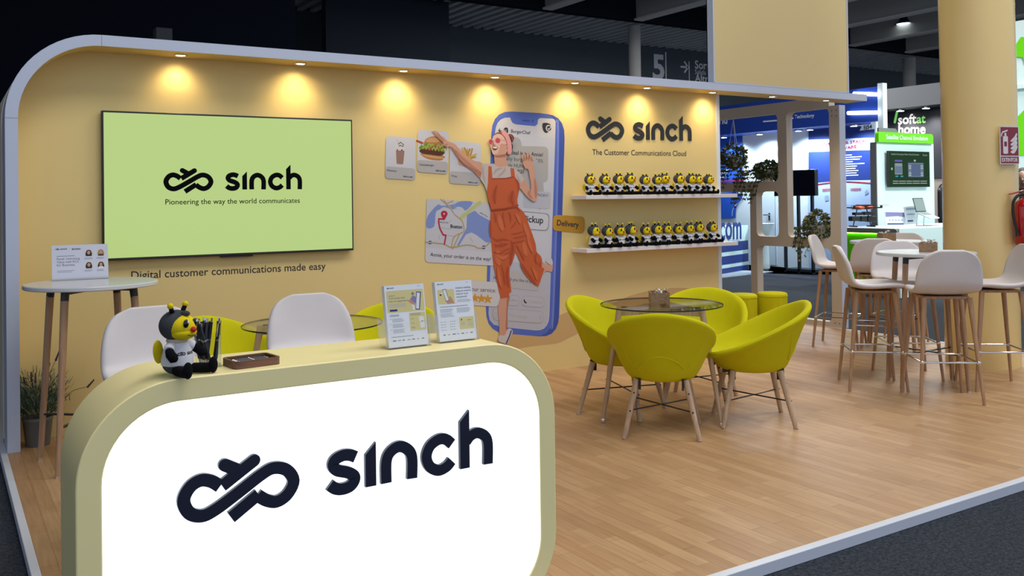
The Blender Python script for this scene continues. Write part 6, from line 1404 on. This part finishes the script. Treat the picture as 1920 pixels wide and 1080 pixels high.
# ================================================================== person at the right edge, head bent
def skin_mesh(name, joints, edges, radii, material, parent, sub=2):
    me = bpy.data.meshes.new(name); me.from_pydata(joints, edges, []); me.materials.append(material)
    o = bpy.data.objects.new(name, me); COL.objects.link(o); o.parent = parent
    q = o.modifiers.new('skin', 'SKIN'); q.use_smooth_shade = True
    for v, r in zip(me.skin_vertices[0].data, radii): v.radius = (r, r) if not isinstance(r, tuple) else r
    me.skin_vertices[0].data[0].use_root = True
    s_ = o.modifiers.new('subsurf', 'SUBSURF'); s_.levels = sub; s_.render_levels = sub
    return o
hp = (12.20, 0.75)
t = thing('person', 'dark haired person with head bent, half hidden by the red extinguisher', 'person', (hp[0], hp[1], -0.045), -1.1)
SK = mat('skin', (0.42, 0.24, 0.17), 0.5); SH = mat('dark_jacket', (0.02, 0.022, 0.03), 0.8); TR = mat('dark_trousers', (0.012, 0.014, 0.02), 0.8); HA = mat('black_hair', (0.006, 0.005, 0.005), 0.5, bump=0.5, bscale=80)
J = [(0, 0, 0.98), (0, 0.0, 1.15), (0, 0.01, 1.34), (0, 0.0, 1.47), (0, -0.03, 1.55), (0, -0.06, 1.63),
     (-0.10, 0, 0.94), (-0.11, -0.01, 0.52), (-0.12, 0.02, 0.10), (-0.12, -0.10, 0.04), (0.10, 0, 0.94), (0.11, -0.02, 0.52), (0.12, 0.02, 0.10), (0.12, -0.10, 0.04),
     (-0.19, 0.0, 1.43), (-0.26, -0.02, 1.15), (-0.20, -0.22, 1.05), (-0.15, -0.30, 1.05), (0.19, 0, 1.43), (0.26, -0.02, 1.15), (0.20, -0.22, 1.05), (0.15, -0.30, 1.05)]
E_ = [(0, 1), (1, 2), (2, 3), (3, 4), (4, 5), (0, 6), (6, 7), (7, 8), (8, 9), (0, 10), (10, 11), (11, 12), (12, 13), (3, 14), (14, 15), (15, 16), (16, 17), (3, 18), (18, 19), (19, 20), (20, 21)]
Rr = [(0.16, 0.11), (0.15, 0.11), (0.17, 0.12), (0.12, 0.09), 0.058, 0.06, 0.095, 0.06, 0.045, 0.04, 0.095, 0.06, 0.045, 0.04, 0.065, 0.05, 0.04, 0.03, 0.065, 0.05, 0.04, 0.03]
skin_mesh('body', J, E_, Rr, SH, t)
m = MB(); m.ball((0, -0.085, 1.69), (0.078, 0.098, 0.115), 0, 20, 14, Matrix.Rotation(0.35, 4, 'X')); m.ball((0, -0.19, 1.665), (0.015, 0.022, 0.022), 0, 8, 6); m.ball((-0.078, -0.07, 1.685), (0.012, 0.02, 0.03), 0, 8, 6); m.ball((0.078, -0.07, 1.685), (0.012, 0.02, 0.03), 0, 8, 6); m.cyl((0, -0.04, 1.55), (0, -0.07, 1.64), 0.052, n=14); hd = m.build('head', SK, t, sharp=0)
m = MB(); m.ball((0, -0.055, 1.73), (0.09, 0.108, 0.105), nu=20, nv=14); m.build('hair', HA, t, sharp=0)
m = MB()
for sx in (-1, 1): m.ball((sx*0.03, -0.176, 1.69), (0.012, 0.006, 0.007), nu=8, nv=6)
m.build('eye', EYEB, hd)
m = MB(); m.ball((0, -0.172, 1.625), (0.026, 0.012, 0.007), nu=10, nv=6); m.build('mouth', flat('lips', (0.30, 0.10, 0.08)), hd)
for sx in (-1, 1):
    m = MB(); b = Vector((sx*0.14, -0.31, 1.05)); m.ball(b, (0.028, 0.045, 0.018), nu=12, nv=8)
    for k in range(4): m.tube([b + Vector(((k-1.5)*0.014, -0.035, 0)), b + Vector(((k-1.5)*0.016, -0.07, -0.008)), b + Vector(((k-1.5)*0.016, -0.092 + 0.004*abs(k-1.5), -0.025))], [0.009, 0.008, 0.006], 8)
    m.tube([b + Vector((-sx*0.02, 0.0, 0)), b + Vector((-sx*0.045, -0.03, 0.0)), b + Vector((-sx*0.05, -0.055, -0.008))], [0.010, 0.009, 0.007], 8); m.build('hand', SK, t)
